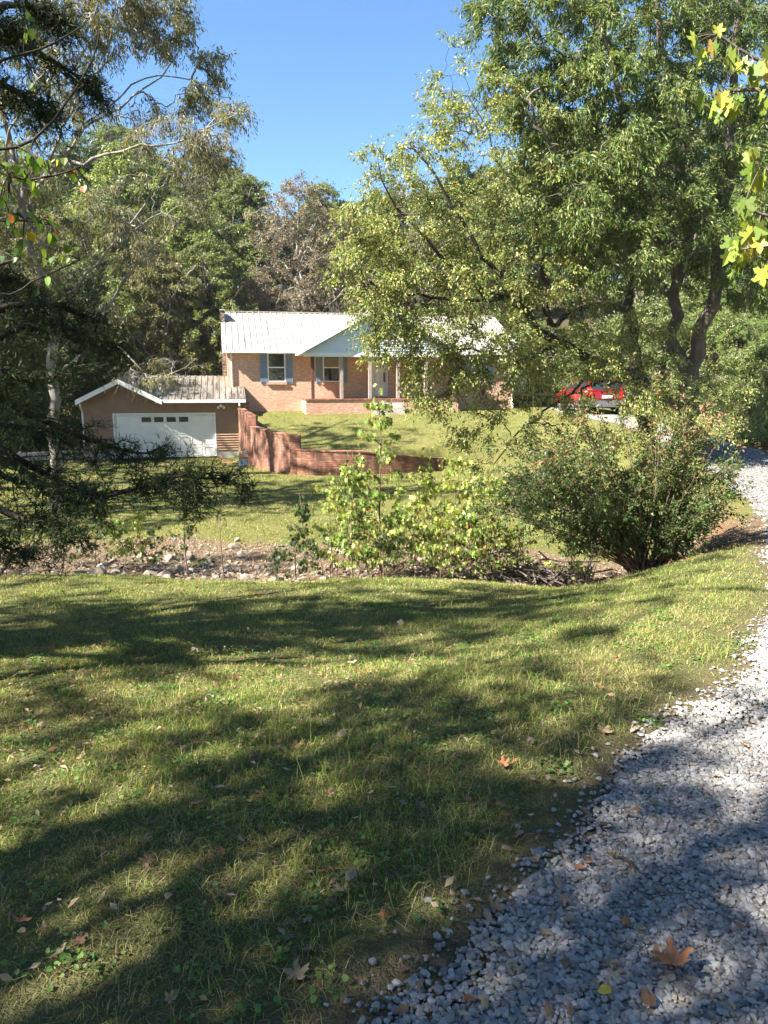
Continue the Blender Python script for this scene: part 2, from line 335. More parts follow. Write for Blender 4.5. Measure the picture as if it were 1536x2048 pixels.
base = mix(nt, sep.outputs[0], base, soil); base = mix(nt, sep.outputs[1], base, clay); base = mix(nt, sep.outputs[2], base, mix(nt, ramp(nt, n3, [(.4,(0,0,0)),(.62,(1,1,1))]), (.09,.065,.035), (.04,.045,.018)))
nt.links.new(base, p.inputs['Base Color']); bump(nt, p, n3, .9, .05)
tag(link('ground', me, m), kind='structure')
# ---- gravel drive: a sheet just above the ground, then its stones
def edge_w(s): return 1.36+.12*np.sin(s*1.7)+.07*np.sin(s*4.3+1)+.04*np.sin(s*9.1)
c2 = smooth_line(DR, 420); tn = unit(np.gradient(c2[:,:2], axis=0)); nr = np.stack([tn[:,1], -tn[:,0]],1)
sl = np.concatenate([[0], np.cumsum(np.linalg.norm(np.diff(c2[:,:2],axis=0),axis=1))])
w = np.linspace(-1,1,17); wide = edge_w(sl)-.35*sst((c2[:,1]-26)/3)
GX = c2[:,0,None]+nr[:,0,None]*w[None]*wide[:,None]; GY = c2[:,1,None]+nr[:,1,None]*w[None]*wide[:,None]
GZ = ground(GX,GY)+.006; idx = np.arange(GX.size).reshape(GX.shape); a,b,c,d = idx[:-1,:-1],idx[:-1,1:],idx[1:,1:],idx[1:,:-1]
T = np.concatenate([np.stack([a,b,c],-1).reshape(-1,3), np.stack([a,c,d],-1).reshape(-1,3)])
me = tri_mesh('driveway', np.stack([GX,GY,GZ],-1).reshape(-1,3), T, None, True)
m, nt, p = mat('gravel_bed'); p.inputs['Roughness'].default_value = .95
v = nt.nodes.new('ShaderNodeTexVoronoi'); v.inputs['Scale'].default_value = 26; tc = nt.nodes.new('ShaderNodeTexCoord'); nt.links.new(tc.outputs['Object'], v.inputs['Vector'])
g = mix(nt, ramp(nt, v.outputs['Color'], [(.2,(.26,.26,.27)),(.8,(.52,.52,.52))]), (0,0,0), (0,0,0)); g = ramp(nt, v.outputs['Color'], [(.15,(.10,.095,.085)),(.8,(.27,.265,.25))])
g = mix(nt, ramp(nt, noise(nt, 1.5, 5), [(.5,(0,0,0)),(.72,(.6,.6,.6))]), g, (.22,.17,.12)); nt.links.new(g, p.inputs['Base Color']); bump(nt, p, v.outputs['Distance'], -.8, .03)
tag(link('driveway', me, m), kind='structure')
ICO = []
ph = (1+5**.5)/2
for s1 in (-1,1):
    for s2 in (-ph,ph): ICO += [(s1,s2,0),(0,s1,s2),(s2,0,s1)]
ICO = np.array(ICO)/math.hypot(1,ph)
import itertools
ICOF = [t for t in itertools.combinations(range(12),3) if all(abs(np.linalg.norm(ICO[i]-ICO[j])-1.0515) < .02 for i,j in itertools.combinations(t,2))]
ICOF = [(i,j,k) if np.dot(np.cross(ICO[j]-ICO[i], ICO[k]-ICO[i]), ICO[i]) > 0 else (i,k,j) for i,j,k in ICOF]
def stones(P, size, flat=.65):
    N = len(P); v = ICO[None]*(1+rng.normal(0,.2,(N,12,1)))*rng.uniform(.6,1.3,(N,1,3))
    q = unit(rng.normal(0,1,(N,3))); r_ = unit(np.cross(q, rng.normal(0,1,(N,3)))); B = np.stack([q, r_, np.cross(q,r_)],1)
    v = np.einsum('nkj,njc->nkc', v, B); v[...,2] *= flat
    v = P[:,None]+v*np.asarray(size).reshape(-1,1,1)
    return v.reshape(-1,3), (np.array(ICOF)[None]+(np.arange(N)*12)[:,None,None]).reshape(-1,3)
def in_view(x, y, z=0, mx=1.12):
    ang = x/np.maximum(y,.1); return (np.abs(ang) < .57*mx) & (y > 1.2)
SP = []; SS = []
for y0, y1, dens, r in ((1.2,3.2,7500,.0085),(3.2,6,4200,.0098),(6,12,1300,.015),(12,26,300,.028)):
    A = 14*(y1-y0); n = int(A*dens); x = rng.uniform(-1.5,12.5,n); y = rng.uniform(y0,y1,n); k = in_view(x,y); x, y = x[k], y[k]
    dd, _, _ = drive(x,y); ew = 1.44+.1*wob(x*2,y*2)+rng.exponential(.045,len(x)); k = dd < ew
    mid = np.exp(-((dd-.15)/.2)**2)*(wob(x*1.7,y*1.3) > .2)*.65; k &= rng.random(len(x)) > mid
    x, y = x[k], y[k]; SP.append(np.stack([x,y,ground(x,y)+.006+rng.uniform(0,.008,len(x))],1)); SS.append(np.minimum(r*rng.lognormal(0,.32,len(x)),r*1.75))
    if y1 < 7:
        n = 450 if y0 < 3 else 500; x = rng.uniform(-1.2,4,n); y = rng.uniform(max(y0,1.5),y1,n); dd, _, _ = drive(x,y); k = (dd > 1.5) & (rng.random(n) < np.exp(-(dd-1.5)/.09)) & in_view(x,y)
        x, y = x[k], y[k]; SP.append(np.stack([x,y,ground(x,y)+.012],1)); SS.append(r*rng.lognormal(-.1,.45,len(x)))
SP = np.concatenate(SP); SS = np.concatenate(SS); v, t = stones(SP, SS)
g = rng.uniform(.11,.34,(len(SP),1))*np.array([[1.06,1.0,.93]])*rng.uniform(.97,1.03,(len(SP),3)); tanm = rng.random(len(SP)) < .06; g *= np.where(SP[:,1:2] > 11, .62, 1); g[tanm] = g[tanm]*np.array([1.0,.78,.58])  # stones far up the drive darkened: shade there put into their colour
m, nt, p = mat('crushed_stone'); p.inputs['Roughness'].default_value = .85; nt.links.new(mix(nt, ramp(nt, noise(nt,120,3),[(.4,(0,0,0)),(.7,(.5,.5,.5))]), attr(nt), (.2,.2,.21)), p.inputs['Base Color'])
M['stone'] = m
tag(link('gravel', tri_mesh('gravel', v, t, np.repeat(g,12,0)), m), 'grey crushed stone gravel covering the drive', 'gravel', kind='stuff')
# ---------------------------------------------------------------- house frame
ROT = R(12); HO = np.array([-7.78, 37.4]); HA = np.array([math.cos(ROT), math.sin(ROT)]); HB = np.array([-math.sin(ROT), math.cos(ROT)])
def H(px, py, d):                      # photo position -> (u, z) on the plane at depth d of the house frame
    u, dy, dz = ray(px, py); k = u/dy; uu = (k*(HO[1]+d*HB[1])-HO[0]-d*HB[0])/(HA[0]-k*HA[1]); Yw = HO[1]+uu*HA[1]+d*HB[1]
    return uu, EYE+Yw*dz/dy
def hu(px, d): return H(px, 760, d)[0]
def hz(px, py, d): return H(px, py, d)[1]
# ---- house
house = empty('brick_house', (*HO, 0), ROT, label='single storey brick ranch house with white metal roof and gabled front porch', cat='house')
UL, UR = 0.0, hu(1027,0); DEP = 8.8; OV = .3; ZE = hz(460,703,-.35); ZR = hz(480,627,4.4); PIT = (ZR-ZE)/4.7; ZW = ZE+.05
wins = []   # (u0,u1,z0,z1)
def rect(x0,x1,y0,y1,d=0): 
    u0, u1 = hu(x0,d), hu(x1,d); xm = (x0+x1)/2; return u0, u1, hz(xm,y1,d), hz(xm,y0,d)
W1 = rect(535.5,571.5,705.5,764); W2 = rect(646,680.5,706,764); W3 = rect(823,858,706,764); W4 = rect(943,973,706,764); DOOR = rect(743.5,775,707,793)
open_ = [W1,W2,W3,W4,DOOR]
# front wall with openings, split in rectangles
def wall_with_holes(mb, u0, u1, z0, z1, d0, d1, holes):
    xs = sorted({u0,u1,*[h[0] for h in holes],*[h[1] for h in holes]})
    for a_, b_ in zip(xs[:-1], xs[1:]):
        hs = sorted([(h[2],h[3]) for h in holes if h[0] <= a_+1e-6 and h[1] >= b_-1e-6]); z = z0
        for q0, q1 in hs:
            if q0 > z: mb.box(a_,b_,d0,d1,z,q0)
            z = q1
        if z < z1: mb.box(a_,b_,d0,d1,z,z1)
mb = MB(); wall_with_holes(mb, UL, UR, -2.3, ZW, 0, .2, open_)
mb.box(UL,UL+.2,.2,DEP-.2,-2.3,ZW); mb.box(UR-.2,UR,.2,DEP-.2,-.6,ZW); mb.box(UL,UR,DEP-.2,DEP,-2.3,ZW)
for u in (UL, UR-.2): mb.prism([(.0,ZW),(DEP,ZW),(DEP/2,ZW+PIT*DEP/2-.05)],'x',u,u+.2)
wall = mb.build('wall', M['brick'], house)
mb = MB(); mb.box(UL+.25,UR-.25,.8,DEP-.25,-.1,0.05); mb.build('floor_slab', M['concrete'], house)
mb = MB(); mb.box(UL+.3,UR-.3,2.4,2.5,.1,ZW-.1); mb.build('inner_wall', M['shade'], house)
def roof_slab(mb, u0, u1, d0, z0, d1, z1, th=.09):
    mb.prism([(d0,z0),(d1,z1),(d1,z1+th),(d0,z0+th)],'x',u0,u1)
RL, RRt = hu(448,-.3), UR+.35
mb = MB(); roof_slab(mb, RL, RRt, -.3, ZE, 4.4, ZR); roof_slab(mb, RL, RRt, DEP+.3, ZE, 4.4, ZR)
u = RL+.1
while u < RRt:
    mb.prism([(-.31,ZE+.088),(4.4,ZR+.088),(4.4,ZR+.13),(-.31,ZE+.13)],'x',u,u+.05); u += .31
mb.box(RL-.02,RRt+.02,4.25,4.55,ZR+.06,ZR+.125)
roof = mb.build('roof', M['roof'], house)
mb = MB(); mb.box(RL,RRt,-.42,-.305,ZE-.06,ZE+.085); mb.box(RL,RRt,DEP+.305,DEP+.42,ZE-.06,ZE+.085); mb.build('gutter', M['gutter'], house)
mb = MB(); mb.box(RL,RRt,-.3,0,ZE-.05,ZE-.01)
for u0_ in (RL-.03, RRt): mb.prism([(-.3,ZE-.12),(4.4,ZR-.12),(DEP+.3,ZE-.12),(DEP+.3,ZE+.1),(4.4,ZR+.1),(-.3,ZE+.1)],'x',u0_,u0_+.03)
mb.build('fascia', M['white'], house)
def window(w, parent, shut=(1,1), blind=False, name='window', sill=True, muntin=True):
    u0,u1,z0,z1 = w; f = .06; mb = MB()
    mb.box(u0,u0+f,-.03,.1,z0,z1).box(u1-f,u1,-.03,.1,z0,z1).box(u0+f,u1-f,-.03,.1,z1-f,z1).box(u0+f,u1-f,-.03,.1,z0,z0+f)
    if muntin: zm = (z0+z1)/2; mb.box(u0+f,u1-f,-.015,.09,zm-.03,zm+.03)
    fr = mb.build('window', M['white'], parent)
    MB().box(u0+f,u1-f,.055,.07,z0+f,z1-f).build('pane', M['glass'], fr)
    if blind: MB().box(u0+f+.01,u1-f-.01,.03,.05,zm+.04,z1-f-.01).build('blind', M['shade'], fr)
    if sill: MB().box(u0-.06,u1+.06,-.09,-.005,z0-.13,z0-.005).build('sill', M['brick_porch'], fr)
    sw = .33
    for k, s in enumerate(shut):
        if not s: continue
        a_ = u0-sw-.02 if k == 0 else u1+.02; mb = MB(); b_ = a_+sw; t0, t1 = z0-.06, z1-.06; zm_ = (t0+t1)/2-.05
        mb.box(a_,b_,-.035,-.003,t0,t1)
        for q0, q1 in ((t0+.07,zm_-.03),(zm_+.03,t1-.07)):
            n = int((q1-q0)/.055)
            for i in range(n): mb.box(a_+.045,b_-.045,-.052,-.034,q0+i*.055,q0+i*.055+.03)
        mb.box(a_,a_+.04,-.055,-.0355,t0,t1).box(b_-.04,b_,-.055,-.0355,t0,t1).box(a_+.04,b_-.04,-.055,-.0355,zm_-.025,zm_+.025)
        mb.build('shutter', M['shutter'], house)
window(W1, house); window(W2, house, blind=True); window(W3, house, (0,0)); window(W4, house)
# door
u0,u1,z0,z1 = DOOR; mb = MB(); mb.box(u0,u0+.07,-.03,.12,z0,z1).box(u1-.07,u1,-.03,.12,z0,z1).box(u0+.07,u1-.07,-.03,.12,z1-.07,z1); mb.build('door_frame', M['white'], house)
mb = MB(); mb.box(u0+.072,u1-.072,.04,.08,z0+.02,z1-.072)
for i in range(2):
    for j in range(2):
        a_ = u0+.16+j*(u1-u0-.3)/2+.01; mb.box(a_,a_+(u1-u0-.36)/2,.03,.0395,z0+.18+i*.5,z0+.58+i*.5)
door = mb.build('door', M['door'], house)
mb = MB(); um = (u0+u1)/2; zc = z1-.42
for i in range(9):
    a0_, a1_ = math.pi*i/9, math.pi*(i+1)/9
    mb.quad((um,.028,zc),(um+.27*math.cos(a0_),.028,zc+.24*math.sin(a0_)),(um+.27*math.cos(a1_),.028,zc+.24*math.sin(a1_)))
mb.build('pane', M['glass'], door); MB().box(u1-.2,u1-.14,-.02,.039,z0+.75,z0+1.25).build('handle', M['post_dark'], door)
# porch
PD = -2.0; PU0, PU1 = hu(611,PD-.1), hu(917,PD-.1); PZ = hz(760,797,PD); 
mb = MB(); mb.box(PU0,PU1,PD-.12,-.004,-.5,PZ-.07); porch = mb.build('porch_base', M['brick_porch'], house)
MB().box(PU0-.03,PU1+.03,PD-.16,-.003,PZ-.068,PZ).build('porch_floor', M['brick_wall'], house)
PA = hu(768,-2.3); PE0 = hu(598,-2.3); PE1 = 2*PA-PE0; PZE = hz(600,704,-2.3); PZR = ZR-.02
mb = MB(); back = 4.3
th = .08
for e0, sgn in ((PE0,1),(PE1,-1)):
    mb.prism([(e0,PZE),(PA,PZR),(PA,PZR+th),(e0,PZE+th)],'y',-2.4,back)
mb.build('porch_roof', M['roof'], house)
mb = MB()
for e0 in (PE0, PE1): mb.prism([(e0,PZE-.14),(PA,PZR-.14),(PA,PZR+.07),(e0,PZE+.07)],'y',-2.43,-2.403)
mb.build('porch_rake', M['white'], house)
mb = MB(); g0, g1 = PE0+.3, PE1-.3; zb = PZE-.02
sl_ = (PZR-PZE)/(PA-PE0); z = zb; 
mb.prism([(g0,zb),(g1,zb),(PA,zb+(PA-g0)*sl_-.0)],'y',-2.1,-2.0)
n = 0
while z < PZR-.25:
    hw = (PZR-.1-z)/sl_-.35; mb.prism([(-2.135,z),(-2.1005,z),(-2.1005,z+.11)],'x',PA-max(hw-.0,.02),PA+max(hw,.02)); z += .115
mb.build('porch_gable', M['siding_white'], house)
mb = MB(); mb.box(PE0+.25,PE1-.25,-2.14,-1.9,PZE-.2,PZE-.021); mb.box(PE0+.25,PE1-.25,-1.9,-.02,PZE-.1,PZE-.04)
mb.prism([(PE0+.01,PZE-.13),(PE0+.3,PZE-.13),(PE0+.3,PZE+.08),(PE0+.01,PZE-.02)],'y',-2.395,-.6); mb.build('porch_beam', M['white'], house)
for i, px in enumerate((625.5,683,740,796,851.5,907.5)):
    u = hu(px,PD); MB().box(u-.075,u+.075,PD-.07,PD+.08,PZ,PZE-.2).build('porch_post', M['post_dark'] if i == 0 else M['post'], house)
mb = MB(); s0, s1 = hu(752,-2.7), hu(809,-2.7)
mb.box(s0,s1,-2.46,-2.165,-.1,PZ-.2).box(s0,s1,-2.8,-2.463,-.1,PZ-.4); mb.build('porch_step', M['concrete'], house)
def downspout(u, d, ztop, zbot, parent, elbow=.34):
    mb = MB(); mb.tube([(u,d-elbow,ztop),(u,d-elbow,ztop-.1),(u,d-.06,ztop-.4),(u,d-.06,zbot+.15),(u,d-.2,zbot+.03)],.045,6); mb.build('downspout', M['gutter'], parent)
downspout(hu(464,-.1),0,ZE-.04,.75,house); downspout(UR-.08,0,ZE-.04,0.1,house)
chim = MB().box(-.24,-.03,2.9,4.0,-2.4,ZR+.02).build('chimney', M['brick_dark'], house); MB().box(-.28,.0,2.86,4.04,ZR+.022,ZR+.07).build('chimney_cap', M['concrete'], chim)
# ---- garage
GD = -1.72; gar = empty('garage', (*(HO), 0), ROT, label='low brown sided garage with white double door and streaky metal roof', cat='garage')
GL, GR = hu(158,GD), hu(482,GD); GZ0 = hz(330,918,GD)-.05; GE = hz(400,803,-2.1); GRZ = hz(350,755,1.9); GDR = (hu(224,GD),hu(425,GD),hz(330,914,GD),hz(330,829,GD))
GAP = hu(235,-2.2); 
mb = MB(); wall_with_holes(mb, GL, GR, GZ0+.42, GE+.02, GD, GD+.15, [(GDR[0],GDR[1],-9,GDR[3])]); mb.box(GL,GL+.15,GD+.15,5.5,GZ0+.42,GE+.02); mb.box(GL,-.02,5.35,5.5,GZ0,GE+.02)
ge0 = hu(147,-2.2); gsl = (hz(235,762,-2.2)-GE)/(GAP-ge0); 
ge = (GL-ge0)*gsl; mb.prism([(GL,GE+.021),(GAP+(GAP-GL),GE+.021),(GAP+(GAP-GL),GE+ge),(GAP,GE+(GAP-ge0)*gsl),(GL,GE+ge)],'y',GD,GD+.15)
z = GZ0+.44      # lap siding boards
while z < GE+1.1:
    segs = [(GL,GR)]
    if z+.02 < GDR[3]+.06: segs = [(GL,GDR[0]-.07),(GDR[1]+.07,GR)]
    if z > GE-.08: hw = min((GAP-GL),(GAP-GL)-(z-GE-ge+.12)/gsl); segs = [(GAP-hw,GAP+hw)] if hw > .1 else []
    for a_, b_ in segs: mb.prism([(GD-.05,z),(GD-.0005,z),(GD-.0005,z+.118)],'x',a_,b_)
    z += .12
mb.build('wall', M['siding_brown'], gar)
for a_, b_ in ((GL,GDR[0]-.06),(GDR[1]+.06,GR)): MB().box(a_,b_,GD-.02,GD+.18,GZ0-.3,GZ0+.42).build('foundation', M['concrete'], gar)
mb = MB(); a_, b_, z0, z1 = GDR; mb.box(a_-.07,a_,GD-.04,GD+.1,z0,z1+.07).box(b_,b_+.07,GD-.04,GD+.1,z0,z1+.07).box(a_,b_,GD-.04,GD+.1,z1,z1+.07); mb.build('door_frame', M['white'], gar)
mb = MB(); mb.box(a_,b_,GD+.05,GD+.09,z0,z1); rows = 4; cols = 8; hh = (z1-z0)/rows; ww = (b_-a_)/cols; pan = []
for r_ in range(rows):
    mb.box(a_,b_,GD+.035,GD+.0495,z0+r_*hh+.012,z0+(r_+1)*hh-.006) if False else None
    for c_ in range(cols):
        x0, y0 = a_+c_*ww, z0+r_*hh
        if r_ == 3 and 2 <= c_ <= 5: pan.append((x0,y0)); continue
        # raised panel ring and field
        e = .045
        for q in ((x0+e,x0+ww-e,y0+e+.02,y0+e+.045),(x0+e,x0+ww-e,y0+hh-e-.03,y0+hh-e-.005),(x0+e,x0+e+.025,y0+e+.045,y0+hh-e-.03),(x0+ww-e-.025,x0+ww-e,y0+e+.045,y0+hh-e-.03)):
            mb.box(q[0],q[1],GD+.036,GD+.0497,q[2],q[3])
    mb.box(a_,b_,GD+.04,GD+.0496,z0+r_*hh-.008,z0+r_*hh+.008)
gdoor = mb.build('garage_door', M['door'], gar)
for x0, y0 in pan: MB().box(x0+.07,x0+ww-.07,GD+.03,GD+.0492,y0+.15,y0+hh-.12).build('pane', M['glass'], gdoor)
mb = MB(); GRR = hu(490,-2.1); _us = 2*GAP-ge0-.12; _d2 = GD+.2; _z2 = GE+(GRZ-GE)*(_d2+2.1)/4.0; roof_slab(mb, _us, GRR, -2.1, GE, 1.9, GRZ); roof_slab(mb, GAP-.2, _us-.002, _d2, _z2, 1.9, GRZ); roof_slab(mb, GAP-.2, -.02, 5.9, GE, 1.9, GRZ)
u = GAP+.1
while u < GRR:
    _a, _b = (-2.11, GE) if u > _us else (_d2, _z2)
    mb.prism([(_a,_b+.088),(1.9,GRZ+.088),(1.9,GRZ+.125),(_a,_b+.125)],'x',u,u+.03); u += .29
gpz = GE+(GAP-ge0)*gsl
for e0 in (ge0, 2*GAP-ge0): mb.prism([(e0,GE),(GAP,gpz),(GAP,gpz+.09),(e0,GE+.09)],'y',-2.2,3.2)
for k in range(8):                                  # ribs on the gable's slopes
    yy = -2.0+k*.5
    for e0 in (ge0, 2*GAP-ge0): mb.prism([(e0,GE+.088),(GAP,gpz+.088),(GAP,gpz+.12),(e0,GE+.12)],'y',yy,yy+.03)
mb.build('roof', M['roof_garage'], gar)
mb = MB()
for e0 in (ge0, 2*GAP-ge0+.0): mb.prism([(e0,GE-.13),(GAP,gpz-.13),(GAP,gpz+.09),(e0,GE+.09)],'y',-2.235,-2.203)
mb.box(2*GAP-ge0-.3,GRR,-2.2,-2.103,GE-.05,GE+.085); mb.box(2*GAP-ge0-.3,GRR,-2.1,GD-.032,GE-.06,GE-.02); mb.build('fascia', M['white'], gar)
downspout(GR-.12,GD,GE-.05,GZ0,gar,.5); downspout(GL+.05,GD,GE-.05,GZ0,gar,.5)
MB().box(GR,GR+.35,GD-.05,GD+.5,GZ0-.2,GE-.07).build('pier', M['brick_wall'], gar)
mb = MB(); lx = hu(440,GD); mb.box(lx-.05,lx+.05,GD-.16,GD-.035,GE-.28,GE-.14).tube([(lx-.08,GD-.16,GE-.22),(lx-.14,GD-.28,GE-.3)],[.03,.06]).tube([(lx+.08,GD-.16,GE-.22),(lx+.14,GD-.28,GE-.3)],[.03,.06]); mb.build('floodlight', M['white'], gar)
# ---- retaining wall (curved, three tiers)
ret = empty('retaining_wall', (-5.55,31.6,-2), 0, label='curved red brick retaining wall stepping down across the lawn', cat='wall')
Wc = smooth_line([(x,y,0) for x,y in WALL], 60)[:,:2]
def topz(i):
    x = Wc[i,0]
    if x < -5.65: return np.interp(x,[-6.6,-5.65],[.25,.08])
    if x < -3.62: return np.interp(x,[-5.65,-3.62],[-.37,-.56])
    return np.interp(x,[-3.62,-.9,2.4],[-1.1,-1.18,-1.62])
tn = unit(np.gradient(Wc, axis=0)); nr = np.stack([-tn[:,1], tn[:,0]],1); sl = np.concatenate([[0],np.cumsum(np.linalg.norm(np.diff(Wc,axis=0),axis=1))])
def wall_strip(i0, i1, name, ext=0, off=0.0, cap=False):
    import bmesh
    bm = bmesh.new(); uv = bm.loops.layers.uv.new('UVMap'); rings = []
    for i in range(i0, i1+1):
        zt = topz(min(max(i,i0),i1) if i < i1 else i1-0) if not cap else topz(min(i,i1-1)); p_ = Wc[i]; zt = topz(i if i < i1 else i1-1)
        f = p_-nr[i]*.14; b_ = p_+nr[i]*.14; lo = -2.6
        if cap: f = p_-nr[i]*.165; b_ = p_+nr[i]*.165; lo = zt; zt = zt+.06
        rings.append([bm.verts.new((q[0]+5.55,q[1]-31.6,z_+2)) for q, z_ in ((f,lo),(f,zt),(b_,zt),(b_,lo))])
    for k in range(len(rings)-1):
        for j in range(4):
            A, B = rings[k], rings[k+1]; fc = bm.faces.new((A[j],B[j],B[(j+1)%4],A[(j+1)%4])); s0, s1 = sl[i0+k], sl[i0+k+1]
            for l in fc.loops:
                s_ = s0 if l.vert in A else s1; l[uv].uv = (s_, l.vert.co.z + (0 if j != 1 else (.3 if l.vert in (A[2],B[2]) else 0)))
    for rg in (rings[0], rings[-1]):
        fc = bm.faces.new(rg)
        for l in fc.loops: l[uv].uv = (l.vert.co.y, l.vert.co.z)
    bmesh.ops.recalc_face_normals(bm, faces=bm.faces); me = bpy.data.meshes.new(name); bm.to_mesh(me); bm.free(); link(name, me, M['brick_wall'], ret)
iA = int(np.argmax(Wc[:,0] > -5.65)); iB = int(np.argmax(Wc[:,0] > -3.62))
for i0, i1 in ((0,iA),(iA,iB),(iB,59)): wall_strip(i0, i1, 'wall'); wall_strip(i0, i1, 'coping', cap=True)
for i, h_ in ((iA,.12),(iB,-.52)):
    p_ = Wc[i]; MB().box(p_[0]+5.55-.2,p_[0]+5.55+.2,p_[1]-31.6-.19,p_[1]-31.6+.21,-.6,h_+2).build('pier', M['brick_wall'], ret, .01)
# ---- clutter by the garage corner
def P(px, py, Yd): return at(px, py, Yd)
cb = P(493,928,32.3); cz = float(ground(cb[0],cb[1]))
M['card'] = paint('cardboard', (.55,.34,.14), (.45,.27,.11), 8, .9); M['boxblue'] = paint('printed_carton', (.62,.72,.80), (.16,.24,.36), 7, .6, lo=.55, hi=.62)
box = empty('carton', (cb[0],cb[1],cz), R(8), label='blue and white printed carton with open kraft top beside the retaining wall', cat='box')
MB().box(-.32,.32,-.22,.22,0,.3).build('printed_sides', M['boxblue'], box, .008)
mb = MB(); mb.box(-.31,.31,-.21,-.2,.3,.5).box(-.31,.31,.2,.21,.3,.5).box(-.31,-.3,-.2,.2,.3,.5).box(.3,.31,-.2,.2,.3,.5)
mb.quad((-.31,.21,.5),(.31,.21,.5),(.34,.36,.58),(-.34,.36,.58)).quad((-.31,-.21,.5),(.31,-.21,.5),(.33,-.32,.38),(-.33,-.32,.38)); mb.build('flap', M['card'], box)
gr = empty('tool_case', (cb[0]+.05,cb[1]-.02,cz+.3), R(-14), label='dark grey tool case sitting in the open carton', cat='case')
M['greyp'] = paint('grey_plastic', (.14,.14,.15), (.09,.09,.1), 5, .5)
MB().box(-.2,.2,-.12,.12,.05,.34).build('case_body', M['greyp'], gr, .02); MB().tube([(-.1,0,.33),(-.1,0,.41),(.1,0,.41),(.1,0,.33)],.014,6).build('handle', M['post_dark'], gr); MB().tube([(.2,0,.2),(.34,.02,.24),(.38,.02,.33)],.035,6).build('nozzle', M['greyp'], gr)
pb = MB(); pb.prism([(-.04,0),(.04,0),(.12,1.05),(.04,1.08)],'x',-.14,.14)
o = pb.build('cardboard_sheet', M['card'], None); o.location = (cb[0]-.02,cb[1]+.5,cz); o.rotation_euler = (0,R(10),0); tag(o,'orange brown cardboard sheet leaning upright behind the carton','cardboard')
mb = MB(); pts = [(-.55+.11*i, .0, .10+.28*((i-5)/5.)**2-.04) for i in range(11)]
for a_, b_ in zip(pts[:-1],pts[1:]): mb.quad((a_[0],-.2,a_[2]),(b_[0],-.2,b_[2]),(b_[0],.2,b_[2]),(a_[0],.2,a_[2])).quad((a_[0],-.2,a_[2]-.05),(a_[0],.2,a_[2]-.05),(b_[0],.2,b_[2]-.05),(b_[0],-.2,b_[2]-.05)).quad((a_[0],-.2,a_[2]-.05),(b_[0],-.2,b_[2]-.05),(b_[0],-.2,b_[2]),(a_[0],-.2,a_[2]))
o = mb.build('curved_panel', M['card'], None); q = P(461,922,33); o.location = (q[0],q[1],float(ground(q[0],q[1]))); tag(o,'curved tan sheet of cardboard lying on the grass left of the carton','cardboard')
# low weathered rail left of the garage
q0 = P(-40,945,31); q1 = P(186,930,34); fz = empty('board_fence', (q1[0],q1[1],float(ground(q1[0],q1[1]))), 0, label='low weathered grey board fence running left from the garage corner', cat='fence')
dv = Vector((q0[0]-q1[0],q0[1]-q1[1],0)); 
for k, zc in enumerate((.28,.5)):
    mb = MB(); n_ = dv.normalized().cross(Vector((0,0,1)))*.02; up_ = Vector((0,0,.07)); A = Vector((0,0,zc)); B = dv+Vector((0,0,zc))
    for s_ in (1,): 
        mb.quad(A-n_-up_,B-n_-up_,B-n_+up_,A-n_+up_).quad(A+n_-up_,A+n_+up_,B+n_+up_,B+n_-up_).quad(A-n_+up_,B-n_+up_,B+n_+up_,A+n_+up_).quad(A-n_-up_,A+n_-up_,B+n_-up_,B-n_-up_)
    mb.build('rail', M['concrete'], fz)
for k in range(4): c_ = dv*(k/3); MB().box(c_.x-.05,c_.x+.05,c_.y+.03,c_.y+.13,-.1,.62).build('post', M['concrete'], fz)
# ---- deck right of the house
dk = P(1032,812,41); DU = UR+.15
deck = empty('deck', (*HO,0), ROT, label='raised wooden deck with pale railing at the right end of the house', cat='deck')
dz = hz(1045,786,1.2); D1 = hu(1066,1.2)
MB().box(DU,D1+1.2,1.2,5,dz-.15,dz).build('deck_floor', M['post'], deck)
mb = MB(); mb.box(DU,D1,1.2,1.27,dz+.82,dz+.9).box(DU,D1,1.2,1.27,dz+.06,dz+.12); u = DU+.06
while u < D1: mb.box(u,u+.045,1.21,1.25,dz+.12,dz+.82); u += .11
mb.build('railing', M['gutter'], deck)
for u in (DU,D1,D1+1.15): MB().box(u-.0,u+.1,1.16,1.198,-.1,dz+.95).build('post', M['gutter'], deck)
mb = MB(); 
for k in range(14):
    u = DU+k*.13; mb.quad((u,1.3,0),(u+.03,1.3,0),(u+.53,1.3,dz-.16),(u+.5,1.3,dz-.16)).quad((u+.5,1.305,0),(u+.53,1.305,0),(u+.03,1.305,dz-.16),(u,1.305,dz-.16))
mb.build('lattice', M['post_dark'], deck); MB().box(DU,D1+1.2,1.5,1.55,0,dz-.16).build('skirt', M['bark_dark'], deck)
mb = MB(); q = hu(1085,1.8)
mb.box(q-.35,q+.45,1.9,2.5,dz,dz+.75); M['pinkish'] = paint('maroon_cover', (.16,.05,.05), (.1,.04,.04), 3, .8); 
o = mb.build('covered_grill', M['pinkish'], None, .06); o.location = (*HO,0); o.rotation_euler = (0,0,ROT); tag(o,'dark maroon covered grill standing on the deck','grill')
